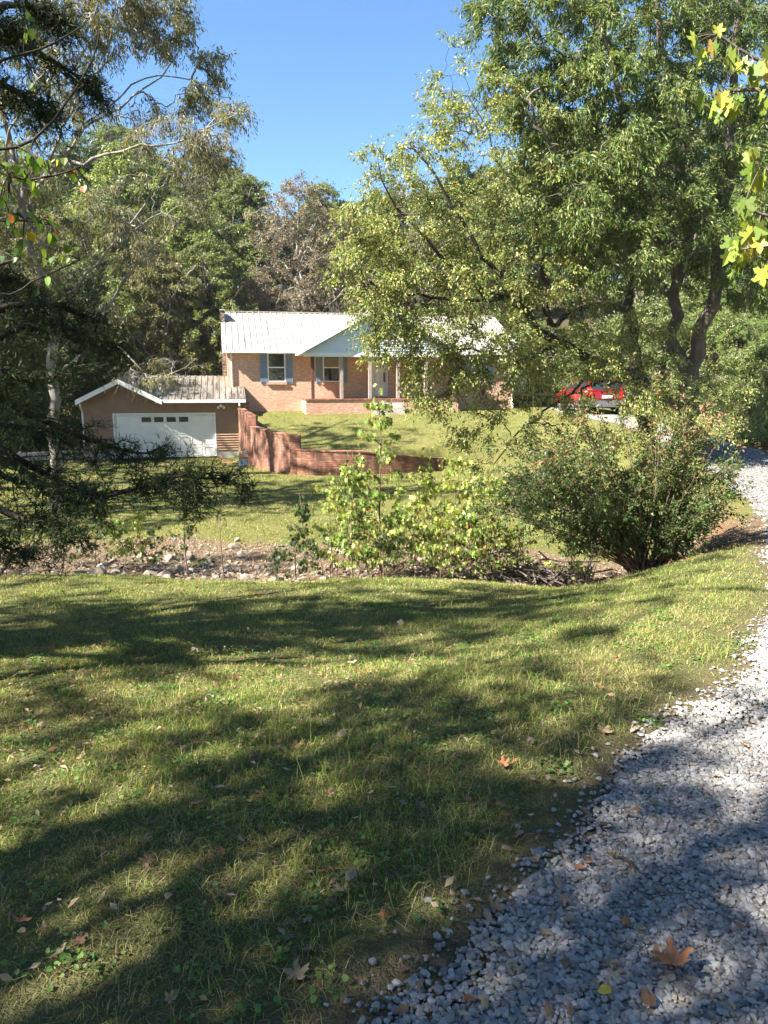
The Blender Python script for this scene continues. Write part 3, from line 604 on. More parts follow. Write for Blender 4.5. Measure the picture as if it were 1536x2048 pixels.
# ---------------------------------------------------------------- red car (rear and left side towards the camera)
cq = P(1199,832,34.5); cz = float(ground(cq[0],cq[1])); car = empty('parked_car', (cq[0],cq[1]+2.1,cz+.02), R(6), label='red estate car with grey lower cladding parked at the end of the drive', cat='car')
m, nt, p = mat('red_paint'); p.inputs['Base Color'].default_value = (.20,.007,.010,1); p.inputs['Roughness'].default_value = .25; p.inputs['Coat Weight'].default_value = .6; M['red'] = m
m, nt, p = mat('tyre'); p.inputs['Base Color'].default_value = (.02,.02,.02,1); p.inputs['Roughness'].default_value = .8; M['tyre'] = m
m, nt, p = mat('rim_metal'); p.inputs['Base Color'].default_value = (.55,.55,.56,1); p.inputs['Metallic'].default_value = .8; p.inputs['Roughness'].default_value = .35; M['rim'] = m
m, nt, p = mat('lamp_red'); p.inputs['Base Color'].default_value = (.35,.02,.01,1); p.inputs['Roughness'].default_value = .15; M['lamp'] = m
# local: y forward (away), x right. loft of side profile sections across width
def loft(prof, xs):
    """prof: list of (y,z) at half-width factor; xs: list of (x, ybias, zbias)"""
    mb = MB(); n = len(prof); base = 0
    for x, sy, sz, z0 in xs:
        for y_, z_ in prof: mb.v.append((x, y_*sy, z0+(z_-z0)*sz))
    for k in range(len(xs)-1):
        for i in range(n):
            j = (i+1) % n; mb.f.append((k*n+i, k*n+j, (k+1)*n+j, (k+1)*n+i))
    mb.f.append(tuple(range(n))); mb.f.append(tuple((len(xs)-1)*n+i for i in reversed(range(n)))); return mb
def arch(yc, r, z0): return [(yc+r*math.cos(a_), z0+r*math.sin(a_)) for a_ in [math.pi*k/8 for k in range(9)]]
body = [(-2.28,.42)]+[(y_,z_) for y_, z_ in reversed(arch(-1.35,.40,.34))]+[(y_,z_) for y_, z_ in reversed(arch(1.4,.40,.34))]+[(2.22,.34),(2.3,.55),(2.22,.78),(1.5,.98),(.95,1.03),(-2.1,1.06),(-2.28,.98),(-2.33,.72)]
mb = loft(body, [(-.90,.985,.97,.4),(-.86,1,1,.4),(.86,1,1,.4),(.90,.985,.97,.4)]); bd = mb.build('body', M['red'], car)
cab = [(-2.18,1.04),(1.05,1.02),(.35,1.5),(-.3,1.6),(-1.4,1.6),(-1.85,1.54)]
mb = loft(cab, [(-.84,1,.25,1.0),(-.70,.96,1,1.0),(.70,.96,1,1.0),(.84,1,.25,1.0)]); 
mb = MB(); n = len(cab)
for x, s_ in ((-.86,0),(-.66,1),(.66,1),(.86,0)):
    pass
def cabin(w0, w1, inset=0):
    mb = MB()
    for x_s in (-1,1):
        for y_, z_ in cab:
            t = (z_-1.02)/.58; mb.v.append((x_s*(w0+(w1-w0)*t), y_, z_))
    for i in range(n):
        j = (i+1) % n; mb.f.append((i,j,n+j,n+i))
    mb.f.append(tuple(range(n))); mb.f.append(tuple(n+i for i in reversed(range(n)))); return mb
cabin(.85,.66).build('cabin', M['red'], car, .03)
def onside(y_, z_, x_s, off=.012): t = (z_-1.02)/.58; return (x_s*(.85-.19*t+off), y_, z_)
for x_s in (-1,1):
    for q in (((-.95,1.1),(-.1,1.1),(-.1,1.52),(-.95,1.53)),((0,1.1),(.85,1.08),(.3,1.46),(0,1.52)),((-1.85,1.12),(-1.05,1.1),(-1.05,1.53),(-1.65,1.5))):
        MB().quad(*[onside(y_,z_,x_s,.008) for y_,z_ in q],).quad(*[onside(y_,z_,x_s,-.01) for y_,z_ in reversed(q)]).build('side_window', M['glass'], car)
def onback(x, z_): t = (z_-1.04)/.5; return (x, -2.18+.33*t-.012, z_)
MB().quad(onback(-.68,1.12),onback(.68,1.12),onback(.56,1.5),onback(-.56,1.5)).build('rear_window', M['glass'], car)
MB().box(-.88,.88,-2.4,-2.25,.3,.62).build('rear_bumper', M['greyp'], car, .04)
mb = MB(); 
for x in (-.905,.875): MB().box(x,x+.03,-.95,1.0,.28,.46).build('side_cladding', M['greyp'], car, .01)
for x in (-.88,.66): MB().box(x,x+.22,-2.36,-2.22,.74,1.03).build('tail_light', M['lamp'], car, .03)
MB().box(-.24,.24,-2.368,-2.335,.72,.86).build('licence_plate', M['white'], car, .004)
MB().box(-.6,.6,-1.98,-1.8,1.545,1.575).build('spoiler', M['red'], car)
for x in (-1,1): MB().box(x*.98-.07,x*.98+.07,.72,.84,1.05,1.2).build('wing_mirror', M['red'], car, .02)
for x_s in (-1,1):
    for yc in (-1.35,1.4):
        wv = MB(); prof = [(.20,-.1),(.30,-.11),(.34,-.08),(.34,.08),(.30,.11),(.20,.1)]; k_ = 20; 
        for i in range(k_):
            a_ = 2*math.pi*i/k_
            for r_, o_ in prof: wv.v.append((x_s*.82+o_, yc+r_*math.cos(a_), .34+r_*math.sin(a_)))
        for i in range(k_):
            for j in range(6): wv.f.append((i*6+j, i*6+(j+1)%6, ((i+1)%k_)*6+(j+1)%6, ((i+1)%k_)*6+j))
        ty = wv.build('wheel', M['tyre'], car, smooth=True)
        rm = MB()
        for s5 in range(5):
            a_ = 2*math.pi*s5/5; c_, s__ = math.cos(a_), math.sin(a_)
            rm.quad(*[(x_s*.9, yc+r_*c_-w_*s__, .34+r_*s__+w_*c_) for r_, w_ in ((.03,-.04),(.21,-.03),(.21,.03),(.03,.04))])
        rm.tube([(x_s*.86,yc,.34),(x_s*.905,yc,.34)],.06,10); rm.build('rim', M['rim'], ty)
print('hard things done')
#==FOLIAGE==
def put(name, meshes, loc, label, cat='tree', group=None, mats=('bark','leaf'), parts=('trunk','crown'), rz=0, sc=(1,1,1)):
    e = empty(name, loc, rz, label=label, cat=cat, group=group); e.scale = sc
    for me, mm, pn in zip(meshes, mats, parts):
        if len(me.materials) == 0: me.materials.append(M[mm])
        o = bpy.data.objects.new(pn, me); COL.objects.link(o); o.parent = e
    return e
def gz(x, y): return float(ground(x, y))
def rel(base, *pp): return [tuple(np.array(at(*q))-np.array(base)) for q in pp]
# ---- the big tree on the right by the drive (two stems plus the long limb to the left)
def big_right():
    b = at(1380,930,23); b = (b[0],b[1],gz(b[0],b[1])-.1); z0 = (0,0,0)
    L = lambda r0, r1, *q: (rel(b, *q), r0, r1)
    fork = rel(b,(1378,745,23))[0]
    limbs = [([z0, rel(b,(1376,850,23))[0], fork], .36,.30),
      (([fork]+rel(b,(1350,660,23.2),(1352,560,23.3),(1372,400,23.5),(1345,240,23.3),(1325,100,23),(1300,-60,22.6))), .22,.07),
      (([fork]+rel(b,(1412,655,22.8),(1425,540,22.6),(1440,400,22.5),(1452,280,22.3),(1470,120,22),(1475,-60,21.8))), .24,.08),
      (([rel(b,(1352,560,23.3))[0]]+rel(b,(1310,470,22.8),(1275,330,22.3),(1240,180,21.8),(1200,20,21.4),(1180,-90,21))), .13,.05),
      (([rel(b,(1425,540,22.6))[0]]+rel(b,(1500,470,22),(1560,380,21.5))), .09,.04),
      (([rel(b,(1310,470,22.8))[0]]+rel(b,(1230,420,21.6),(1130,330,20.5),(1060,230,20))), .08,.03),
      (([rel(b,(1352,600,23.3))[0]]+rel(b,(1300,560,21.6),(1250,520,20.6))), .07,.03)]
    blobs = [ ((1300,60,22.5),(2.6,2.4,1.6),34), ((1130,60,22),(2.1,2,1.3),26), ((1450,90,22.5),(2.2,2.2,1.8),30), ((1240,200,21.5),(1.9,1.9,1.1),26),
      ((1120,180,21.2),(1.7,1.7,.9),20), ((1400,280,22.3),(2.3,1.9,1.5),30), ((1240,330,21),(1.9,1.6,1.0),26), ((1140,300,20.6),(1.5,1.5,.9),17),
      ((1500,430,22.2),(1.5,1.9,1.5),22), ((1330,450,21.8),(1.7,1.7,1.2),22), ((1245,500,20.9),(1.5,1.5,1.0),20), ((1160,430,20.6),(1.5,1.5,.9),20),
      ((1050,130,21.6),(1.2,1.3,1.1),12), ((1010,40,21.6),(1.0,1.2,.8),8), ((1400,120,24.5),(3.2,1.6,2),26), ((1450,560,22.5),(1.4,1.2,.9),9),((1380,-60,22),(3.5,2.5,1.2),22),((1120,-70,22),(2.5,2.5,1.0),16)]
    bl = [(rel(b,q)[0], r, int(n*1.3)) for q, r, n in blobs]
    t, c = tree_meshes('big', limbs, bl, 'slim', .165, 230, .66, [(5,(.10,.155,.035)),(4,(.15,.205,.05)),(2,(.21,.25,.07)),(1.5,(.055,.095,.022)),(.4,(.28,.2,.06))], .0065, .5, .5, sub=9)
    put('hickory_tree', (t,c), b, 'tall forked leafy tree with pale grey twin stems beside the drive', mats=('bark','leaf'))
def limb_tree():
    b = at(1290,880,25); b = (b[0],b[1],gz(b[0],b[1])-.1)
    k = rel(b,(1283,760,25))[0]; e_ = rel(b,(1262,620,24.6))[0]
    limbs = [([(0,0,0), rel(b,(1293,830,25))[0], k], .34,.27), ([k, rel(b,(1270,700,24.9))[0], e_, rel(b,(1262,520,24.3))[0], rel(b,(1230,400,23.8))[0]], .25,.08),
      ([e_]+rel(b,(1200,610,23.6),(1130,636,22.6),(1100,650,22),(1060,560,21.4)), .13,.05),
      ([k]+rel(b,(1200,735,23.5),(1120,690,22.2),(1060,640,21.4),(1000,598,20.8),(930,545,20.2),(850,480,19.7),(780,400,19.4),(735,300,19)), .19,.008),
      ([rel(b,(1060,640,21.4))[0]]+rel(b,(1010,560,20.8),(960,500,20.4),(900,400,20),(830,300,19.7)), .09,.025),
      ([rel(b,(1000,598,20.8))[0]]+rel(b,(920,600,20.2),(820,590,19.8),(740,560,19.5)), .06,.02),
      ([rel(b,(1120,690,22.2))[0]]+rel(b,(1040,720,21.2),(950,700,20.6),(880,690,20.2)), .06,.02),
      ([rel(b,(1100,650,22))[0]]+rel(b,(1085,540,21.6),(1060,440,21.3),(1000,320,21),(940,190,20.7)), .085,.012),
      ([rel(b,(1200,735,23.5))[0]]+rel(b,(1130,790,22),(1080,830,21.2),(1010,890,20.6),(965,1000,20.2)), .05,.012)]
    blobs = [((800,650,19.6),(.9,.8,.35),12),((740,600,19.4),(.7,.8,.35),8),((860,700,19.8),(.8,.8,.4),11),((840,790,19.9),(.45,.5,.25),5),((900,800,20),(.5,.5,.3),6),((1010,720,20.6),(.9,.8,.5),11),((1000,790,20.6),(.6,.6,.4),6),((720,500,19.4),(.6,.8,.6),8),((740,680,19.5),(.3,.4,.3),3),((930,880,20.3),(.35,.4,.35),4),((940,180,20.7),(1.1,1.4,1.0),15),((990,260,20.9),(1.4,1.4,1.1),19),((900,300,20),(1.2,1.3,.9),14),((830,350,19.8),(1.1,1.2,.8),14),((770,330,19.5),(.6,.9,.7),8),((750,440,19.5),(.9,1.1,.8),14),
      ((850,450,19.9),(1.3,1.2,1.0),20),((960,430,20.4),(1.4,1.4,1.0),22),((1060,420,21),(1.4,1.4,1.1),19),((760,540,19.5),(1.0,1.1,.7),16),((860,560,19.9),(1.2,1.2,.8),19),((970,560,20.4),(1.3,1.2,.9),18),((1080,540,21),(1.3,1.2,.9),16),
      ((770,610,19.7),(.8,1.0,.35),9),((880,640,20),(1.1,1.1,.55),15),((980,650,20.4),(1.1,1.0,.6),14),((870,740,20),(.9,.9,.5),13),((930,750,20.2),(.6,.8,.45),8),((790,680,19.7),(.7,.8,.4),6),((960,840,20.4),(.5,.6,.5),6),
      ((1150,700,22),(1.5,1.2,.75),24),((1080,730,21.4),(1.0,1.0,.6),12),((1200,650,23),(1.3,1.2,.6),14),((1240,720,22.6),(1.1,1,.6),13),((1050,830,21),(.7,.7,.45),7),((1110,810,21.5),(.5,.5,.25),3),((1190,880,21.8),(.7,.7,.3),7),((1150,800,21.8),(.5,.5,.25),5),((1210,760,21.8),(.5,.5,.2),4),((1260,800,21.6),(.6,.6,.45),8),((1130,750,21.6),(.7,.7,.3),5),((1260,870,21),(.8,.7,.35),9),((1100,880,21),(.7,.6,.4),7),((970,930,20.4),(.3,.4,.5),3),
      ((1170,540,22.5),(1.2,1.2,1.1),14),((900,220,20.4),(.8,.8,.9),6),((960,690,20.3),(.9,.9,.35),9),((1340,680,22),(.9,.8,.6),8),((1320,780,21.6),(.7,.7,.5),8),((1440,780,22),(.9,.9,.6),9),((1400,830,21.4),(1.0,.8,.4),9)]
    bl = [(rel(b,q)[0], tuple(np.array(r)*1.1), int(n*1.2)) for q, r, n in blobs]
    t, c = tree_meshes('limb', limbs, bl, 'oval', .095, 125, .55, [(4,(.18,.23,.06)),(4,(.26,.31,.09)),(2,(.36,.36,.12)),(1,(.10,.14,.04)),(1.2,(.45,.35,.13))], .0045, .5, .45, sub=9)
    put('elm_tree', (t,c), b, 'spreading tree with a long dark limb reaching left in front of the house', mats=('bark_dark','leaf'))
def pale_left():
    b = at(105,955,20); b = (b[0],b[1],gz(b[0],b[1])-.1); g = lambda *q: rel(b,*q)
    s1 = g((105,720,20))[0]; s2 = g((100,640,20))[0]; s3 = g((70,520,19.9))[0]
    limbs = [([(0,0,0)]+g((108,850,20))+[s1,s2], .25,.2), ([s2]+g((85,580,20))+[s3]+g((50,430,19.8),(25,300,19.7),(-30,150,19.5)), .2,.08),
      ([s3]+g((75,460,19.9),(60,420,20),(95,345,20.1),(150,275,20.2),(205,235,20.3),(285,180,20.4),(360,110,20.5)), .14,.02),
      (g((60,420,20),(110,340,19.6),(170,328,19.4),(230,308,19.2),(300,292,19.1),(380,275,19),(470,232,18.9)), .10,.015),
      ([s2]+g((150,570,19.9),(200,520,19.9),(260,450,19.8),(310,380,19.6),(370,330,19.5)), .09,.015),
      (g((100,640,20),(180,640,20),(260,560,20.2),(330,460,20.4),(410,400,20.6),(455,370,20.6)), .09,.012),
      (g((95,345,20.1),(130,250,20.1),(180,170,20.1),(220,100,20.1),(250,-20,20)), .07,.02),
      (g((150,275,20.2),(220,210,20.6),(300,150,20.9),(400,170,21.1),(460,200,21.1)), .05,.012),
      (g((104,760,20),(180,700,19.6),(235,690,19.4),(310,760,19.2),(400,720,19)), .06,.01),
      (g((50,430,19.8),(10,330,19),(40,220,18.4),(120,110,18)), .08,.02),
      (g((130,250,20.1),(160,120,19.6),(200,-10,19.3)), .06,.02)]
    blobs = [((420,130,20.6),(.5,.7,.35),6),((390,185,20.8),(.7,.9,.35),8),((445,215,19.6),(.4,.6,.3),5),((330,60,20.6),(.8,.9,.5),11),((230,40,20.3),(1.1,1.1,.6),16),((140,60,20),(1.2,1.1,.7),15),((300,-20,20.4),(1.0,1,.6),12),
      ((60,150,19.4),(1.3,1.3,.8),14),((120,-40,19.8),(1.8,1.5,.6),14),((40,300,19.6),(1.0,1.0,.9),8),((330,10,20.8),(.7,.8,.3),8),((120,180,19.6),(1.1,1.2,.6),7),
      ((350,270,19.2),(1.2,1.0,.35),12,'b'),((300,400,19.8),(1.6,1.2,.8),16,'b'),((400,320,19.6),(.9,.9,.6),14,'b'),((230,480,20),(1.4,1.2,.9),14,'b'),((250,220,20.4),(1.2,1.0,.5),12,'b'),((430,290,19),(.6,.6,.3),7,'b'),((320,740,19.3),(.9,.7,.4),8,'b'),((180,620,20),(1.0,1.0,.6),8,'b'),((100,500,20),(1.2,1.2,1.0),12,'b'),
      ((40,400,19.5),(1.2,1.2,.9),10),((20,560,19.6),(1.3,1.3,1.0),12)]
    bl = [(g(q[0])[0], q[1], int(q[2]*(2.6 if len(q) > 3 else 1.5)), *q[3:]) for q in blobs]
    t, c = tree_meshes('pale', limbs, bl, 'slim', .12, 170, .5, [(4,(.13,.14,.05)),(4,(.2,.19,.07)),(2,(.09,.11,.035)),(1.5,(.3,.24,.09))], .0062, .9, .5, sub=9, bare=.1)
    put('ash_tree', (t,c), b, 'half bare tree with pale mottled trunk and long thin branches in front of the garage', mats=('bark_pale','leaf'))
# ---- background woods: five kinds, each built once, then copied
def auto(name, h, spread, pal, n=150, nl=110, ls=.17, trunk=.24, bare=0, leaf='oval', low=.25, lean=.0, crad=.75):
    limbs = [([(0,0,-.5),(lean*.3,.1,h*.3),(lean*.6,-.1,h*.6),(lean,0,h*.93)], trunk, .04)]
    for i in range(9):
        a_ = i*2.4+rng.uniform(0,.6); z0 = h*(low+.06*i); r_ = spread*rng.uniform(.55,.9)*(1-.35*i/9)
        x0 = lean*z0/h; limbs.append(([(x0,0,z0),(x0+math.cos(a_)*r_*.4,math.sin(a_)*r_*.4,z0+h*.08),(x0+math.cos(a_)*r_,math.sin(a_)*r_,z0+h*.2)], trunk*.42, .03))
    blobs = []
    for i in range(13):
        f = low+.04+(.93-low)*(i+.5)/13; rr = spread*(math.sin(math.pi*min(max((f-low)/(1-low),.03),1)**.75)**.7)*.62+.4; a_ = rng.uniform(0,6.28); of = spread*.33*rng.uniform(.3,1.2)*(1-f*.6)
        blobs.append(((lean*f+math.cos(a_)*of, math.sin(a_)*of, h*f),(rr,rr,h*.075), int(n/13)))
    return tree_meshes(name, limbs, blobs, leaf, ls, nl, crad, pal, .009, .4, .5, sub=6, bare=bare)
def woods():
    K = {'green': auto('bg1', 14, 4.2, PAL_GREEN, 300, 170), 'light': auto('bg2', 12.5, 4.0, PAL_LIGHT, 280, 160, .17), 'dark': auto('bg3', 15, 3.8, PAL_DARK, 300, 160, .18),
         'brown': auto('bg4', 12, 4.4, PAL_BROWN, 280, 100, .14, .2, .25), 'olive': auto('bg5', 13, 4.2, PAL_OLIVE, 260, 140, .16), 'bush': auto('bg6', 4.2, 2.6, PAL_GREEN, 120, 160, .14, .07, low=.08)}
    kind = {'green':'mid green','light':'pale yellow green','dark':'dark green','brown':'greyish brown half bare','olive':'olive green thinning'}
    # photo x of the stem, distance, kind, height factor, extra wording
    rows = [(-60,44,'dark',.82,'at the far left edge of the woods'),(30,50,'green',1.05,'behind the pale trunked tree, far left'),(110,44,'olive',.95,'left of and behind the garage'),(180,54,'dark',1.15,'tallest in the woods behind the garage roof'),
      (215,43,'green',.92,'directly behind the garage gable'),(290,50,'light',1.25,'high over the garage, its rounded top against the sky'),(330,43,'olive',.85,'just behind the garage roof ridge'),(385,48,'light',1.1,'behind the garage with pale stems showing'),
      (440,55,'dark',1.12,'whose crown ends the left woods against the blue sky'),(425,44,'green',.86,'close behind the left end of the house chimney'),(480,50,'green',1.02,'rising behind the left corner of the house roof'),
      (545,58,'olive',.80,'low against the sky behind the house roof'),(600,47.5,'brown',1.12,'centre behind the house roof, the brownest of all'),(535,46.5,'brown',.8,'small, left of the brown tree behind the roof'),(640,64,'green',.93,'far off, its light top just showing above the brown tree'),
      (690,49,'brown',.98,'right of the brown tree behind the porch gable'),(690,62,'light',.95,'far off with a bright top left of the spreading tree'),(770,52,'green',.9,'behind the house, seen through the spreading tree'),(840,50,'olive',.85,'behind the right half of the house'),
      (920,52,'dark',.95,'behind the right end of the house roof'),(1000,48,'green',.95,'just past the right corner of the house'),(1070,50,'light',.9,'behind the deck'),(1140,52,'dark',1.0,'behind the red car, left one'),(1200,47,'green',1.0,'behind the red car, right one'),
      (1290,50,'dark',1.05,'far behind the twin stems by the drive'),(1370,46,'green',1.0,'between the twin stems and the pines'),(1460,55,'dark',1.1,'behind the pines at right'),(1560,48,'olive',1.0,'at the far right edge'),
      (-200,42,'green',1.0,'beyond the left edge'),(-140,56,'dark',1.2,'far back beyond the left edge'),(60,60,'light',1.3,'at the back of the woods far left'),(240,62,'green',1.25,'at the back of the woods over the garage'),
      (160,38.5,'dark',.62,'short, pressed against the left side of the garage'),(20,36,'green',.7,'short, at the left end of the board fence'),(-80,33,'dark',.8,'in deep shade left of the board fence')]
    wn = ['in the far row behind the garage','in the far row behind the chimney','in the far row behind the house roof','in the far row behind the porch gable','in the far row behind the spreading tree','in the far row behind the red car','in the far row behind the twin stems','in the far row at the right edge']
    for i_ in range(22): px = -150+i_*82+rng.uniform(-20,20); rows.append((px, rng.uniform(60,76), ['dark','green','olive','green','light'][i_%5], rng.uniform(.85,1.1)*(.78 if 500 < px < 760 else 1.1 if px < 480 else 1.0), ('in the far row at the left edge' if px < 60 else wn[int(np.clip((px-60)/185,0,7))])))
    for px, Yd, k, s, w in rows:
        x, y, _ = at(px, 700, Yd); s2 = s*rng.uniform(.94,1.04)
        put('forest_tree', K[k], (x,y,gz(x,y)-.1), f'{kind[k]} tree {w}', group='trees of the woods behind the house', mats=('bark_pale' if k in ('light','brown','olive') else 'bark','leaf'), rz=rng.uniform(0,6.28), sc=(s2*1.05,s2*1.05,s2))
    bs = [(60,37,1.2,'left of the board fence'),(175,41.5,1.1,'behind the left corner of the garage'),(250,43,1.3,'behind the garage gable'),(330,43.5,1.2,'behind the garage roof'),(400,44,1.35,'by the house chimney'),(-30,35,1.2,'at the far left'),
      (1100,44,1.0,'behind the deck'),(1180,42,1.1,'behind the red car'),(1270,40,1.2,'right of the red car'),(1340,36,1.0,'between the drive and the woods'),(1400,38,1.1,'left of the pines'),(1500,31,.8,'on the clay bank at right'),(1440,34,.8,'at the foot of the pines'),(1560,29,.9,'at the right edge above the clay bank'),(110,42,1.3,'left of the garage, in shade'),
      (560,50,1.4,'just behind the house roof, left'),(660,51,1.4,'just behind the porch gable'),(480,49,1.5,'behind the left end of the roof')]
    for px, Yd, s, w in bs:
        x, y, _ = at(px, 800, Yd); put('understory_shrub', K['bush'], (x,y,gz(x,y)-.05), f'leafy green undergrowth shrub {w}', 'shrub', 'undergrowth shrubs at the edge of the woods', rz=rng.uniform(0,6.28), sc=(s,s,s))
    return K
def pine(h, n=1100, pal=((3,(.17,.27,.06)),(2,(.25,.34,.09)),(1,(.10,.16,.04)))):
    limbs = [([(0,0,-.3),(.05,0,h*.5),(0,0,h)], .14, .02)]; P_ = []; tips = []
    for i in range(70):
        z0 = h*(.12+.86*i/70); a_ = i*2.4; r_ = (1-z0/h)*h*.26+.35; e = (math.cos(a_)*r_, math.sin(a_)*r_, z0+.25*r_); limbs.append(([(0,0,z0),(e[0]*.5,e[1]*.5,z0+.02),e], .02, .006)); 
        for q in np.linspace(.35,1,7): tips.append(np.array([e[0]*q,e[1]*q,z0+.25*r_*q*q])+rng.normal(0,.16,3))
    pts = np.array([smooth_line(l[0],6) for l in limbs]); rr = np.array([np.linspace(l[1],l[2],6) for l in limbs]); v, t = tubes(pts, rr, 5)
    tips = np.array(tips); C = np.repeat(tips, 110, 0)+rng.normal(0,.05,(len(tips)*110,3)); D = unit(rng.normal(0,1,(len(C),3))+np.array([0,0,.35]))
    T_ = TPL['needle']; V, Tt, k = leaf_arrays(C, D, .17*rng.uniform(.7,1.2,len(C)), 'needle', -.1)
    return tri_mesh('pine_trunk', v, t, smooth=True), tri_mesh('pine_crown', V, Tt, np.repeat(palette(len(C), pal), k, 0))
def cedar_boughs(name, base, boughs, dens=1.0, nl=.042):
    """boughs: (points, r0). feathery sprays along each"""
    P_ = []; R_ = []; TP = []; 
    for pts, r0, lenf in boughs:
        L = smooth_line(pts, 16); P_.append(L); R_.append(np.linspace(r0, .004, 16)); tot = np.sum(np.linalg.norm(np.diff(L,axis=0),axis=1)); m = int(tot*16*dens)
        for _ in range(m):
            s = rng.uniform(.18,1)**.8*15; i = min(int(s),14); p0 = L[i]+(L[i+1]-L[i])*(s-i); d0 = unit(L[i+1]-L[i]); sd = rng.normal(0,1,3); sd[2] = sd[2]*.45-.1; sd = unit(sd-d0*np.dot(sd,d0)*.6)
            dirn = unit(sd+d0*.65); ln = lenf*rng.uniform(.35,1)*(1.05-.45*s/15); q = p0+dirn*ln*np.linspace(0,1,6)[:,None]+rng.normal(0,.02,(6,3)); q[:,2] -= .3*ln*np.linspace(0,1,6)**2; q[0] = p0; P_.append(smooth_line(q,16)); R_.append(np.linspace(.006,.002,16))
            for _k in range(int(22*dens*ln/.4)+3):
                t_ = rng.uniform(.1,1)*5; j = min(int(t_),4); o = q[j]+(q[j+1]-q[j])*(t_-j); dd = unit(unit(q[j+1]-q[j])*.9+rng.normal(0,.65,3)+np.array([0,0,.25])); TP.append((o, dd, rng.uniform(.05,.15)))
    v, t = tubes(np.array(P_), np.array(R_), 5)
    O = np.array([x[0] for x in TP]); D = np.array([x[1] for x in TP]); Ln = np.array([x[2] for x in TP]); n = 9
    s = rng.uniform(0,1,(len(O),n)); C = (O[:,None]+D[:,None]*(s*Ln[:,None])[...,None]).reshape(-1,3); DD = unit(np.repeat(D,n,0)+rng.normal(0,.45,(len(C),3)))
    Tn = TPL['needle']; V, T, k = leaf_arrays(C, DD, nl*rng.uniform(.6,1.3,len(C)), 'needle', 0)
    V = V.reshape(-1,3,3); mid = (V[:,0]+V[:,1])/2; V[:,0] = mid+(V[:,0]-mid)*4.2; V[:,1] = mid+(V[:,1]-mid)*4.2
    print(name, 'needles', len(C))
    return tri_mesh(name+'_t', v, t, smooth=True), tri_mesh(name+'_c', V.reshape(-1,3), T, np.repeat(palette(len(C), [(4,(.028,.055,.017)),(3,(.045,.075,.022)),(1,(.08,.10,.035)),(.5,(.09,.06,.035))]), k, 0))
def near_cedar():
    b = (-5.3, 5.6, gz(-5.3,5.6)-.1); g = lambda *q: rel(b,*q); tr = lambda z: (0.05*z, .02*z, z-b[2])
    B = []
    def bough(*q, r0=.045, lf=.5, zs=None): p0 = g(q[0])[0]; z = zs if zs is not None else p0[2]+.3; B.append(([(0.02,0,z)]+g(*q), r0, lf))
    bough((-120,860,6),(40,920,6.1),(170,985,6.2),(300,975,6.3),(420,955,6.4),(495,975,6.5), lf=.42, zs=1.6)
    bough((-60,900,6),(120,1000,5.9),(240,985,5.8),(370,950,5.8),(405,1010,5.8), lf=.45, zs=1.5)
    bough((-150,950,5.6),(20,1030,5.5),(100,1050,5.4),(150,1090,5.3), lf=.42, zs=1.3)
    bough((-80,780,5.8),(60,830,5.9),(180,880,6.1),(270,905,6.3),(330,905,6.4), lf=.42, zs=2.2)
    bough((-80,680,5.6),(60,650,5.8),(150,660,6),(235,690,6.2), lf=.4, zs=2.7)
    bough((-80,620,5.9),(30,610,6),(130,615,6.1),(215,650,6.2), lf=.4, zs=3.0)
    bough((-100,760,5.4),(0,740,5.4),(80,760,5.5),(160,730,5.6), lf=.38, zs=2.4)
    bough((-100,880,5.4),(0,950,5.4),(90,970,5.3),(190,1000,5.3), lf=.4, zs=1.7)
    bough((-140,1000,5.2),(-20,1080,5.2),(60,1110,5.1), lf=.35, zs=1.1)
    bough((-100,560,6.2),(20,560,6.3),(90,590,6.3), lf=.3, zs=3.2)
    bough((-150,820,6.4),(0,850,6.5),(90,860,6.6),(150,900,6.6), lf=.4, zs=2.0)
    # upper boughs at the top left
    bough((-150,100,6),(0,80,6),(80,110,6),(150,150,6.1),(200,200,6.1), lf=.33, zs=5.0)
    bough((-100,0,6),(20,10,6),(90,20,6),(150,60,6.1), lf=.3, zs=5.5)
    bough((-100,180,5.6),(0,170,5.6),(60,200,5.6),(110,230,5.6), lf=.3, zs=4.6)
    bough((-120,60,5.5),(-20,50,5.4),(40,60,5.4), lf=.35, zs=5.2)
    # boughs out of frame give the tree its body
    for i in range(34):
        a_ = math.pi*(.5+rng.uniform(0,1.0))+i*.0; z = .6+i*.2; r_ = 2.3-.2*abs(i-6)/6*1.3; r_ = max(r_*(1-i/48),.5); B.append(([(0,0,z),(math.cos(a_)*r_*.5,math.sin(a_)*r_*.5,z+.1),(math.cos(a_)*r_,math.sin(a_)*r_,z+.02)], .035, .45))
    B.append(([(0,0,0),(0.02,0,3.5),(0,0,7.6)], .16, .01))
    t, c = cedar_boughs('cedar', b, B, .92)
    put('cedar_tree', (t,c), b, 'dark feathery cedar reaching in from the left edge over the lawn', mats=('bark_dark','needle'))
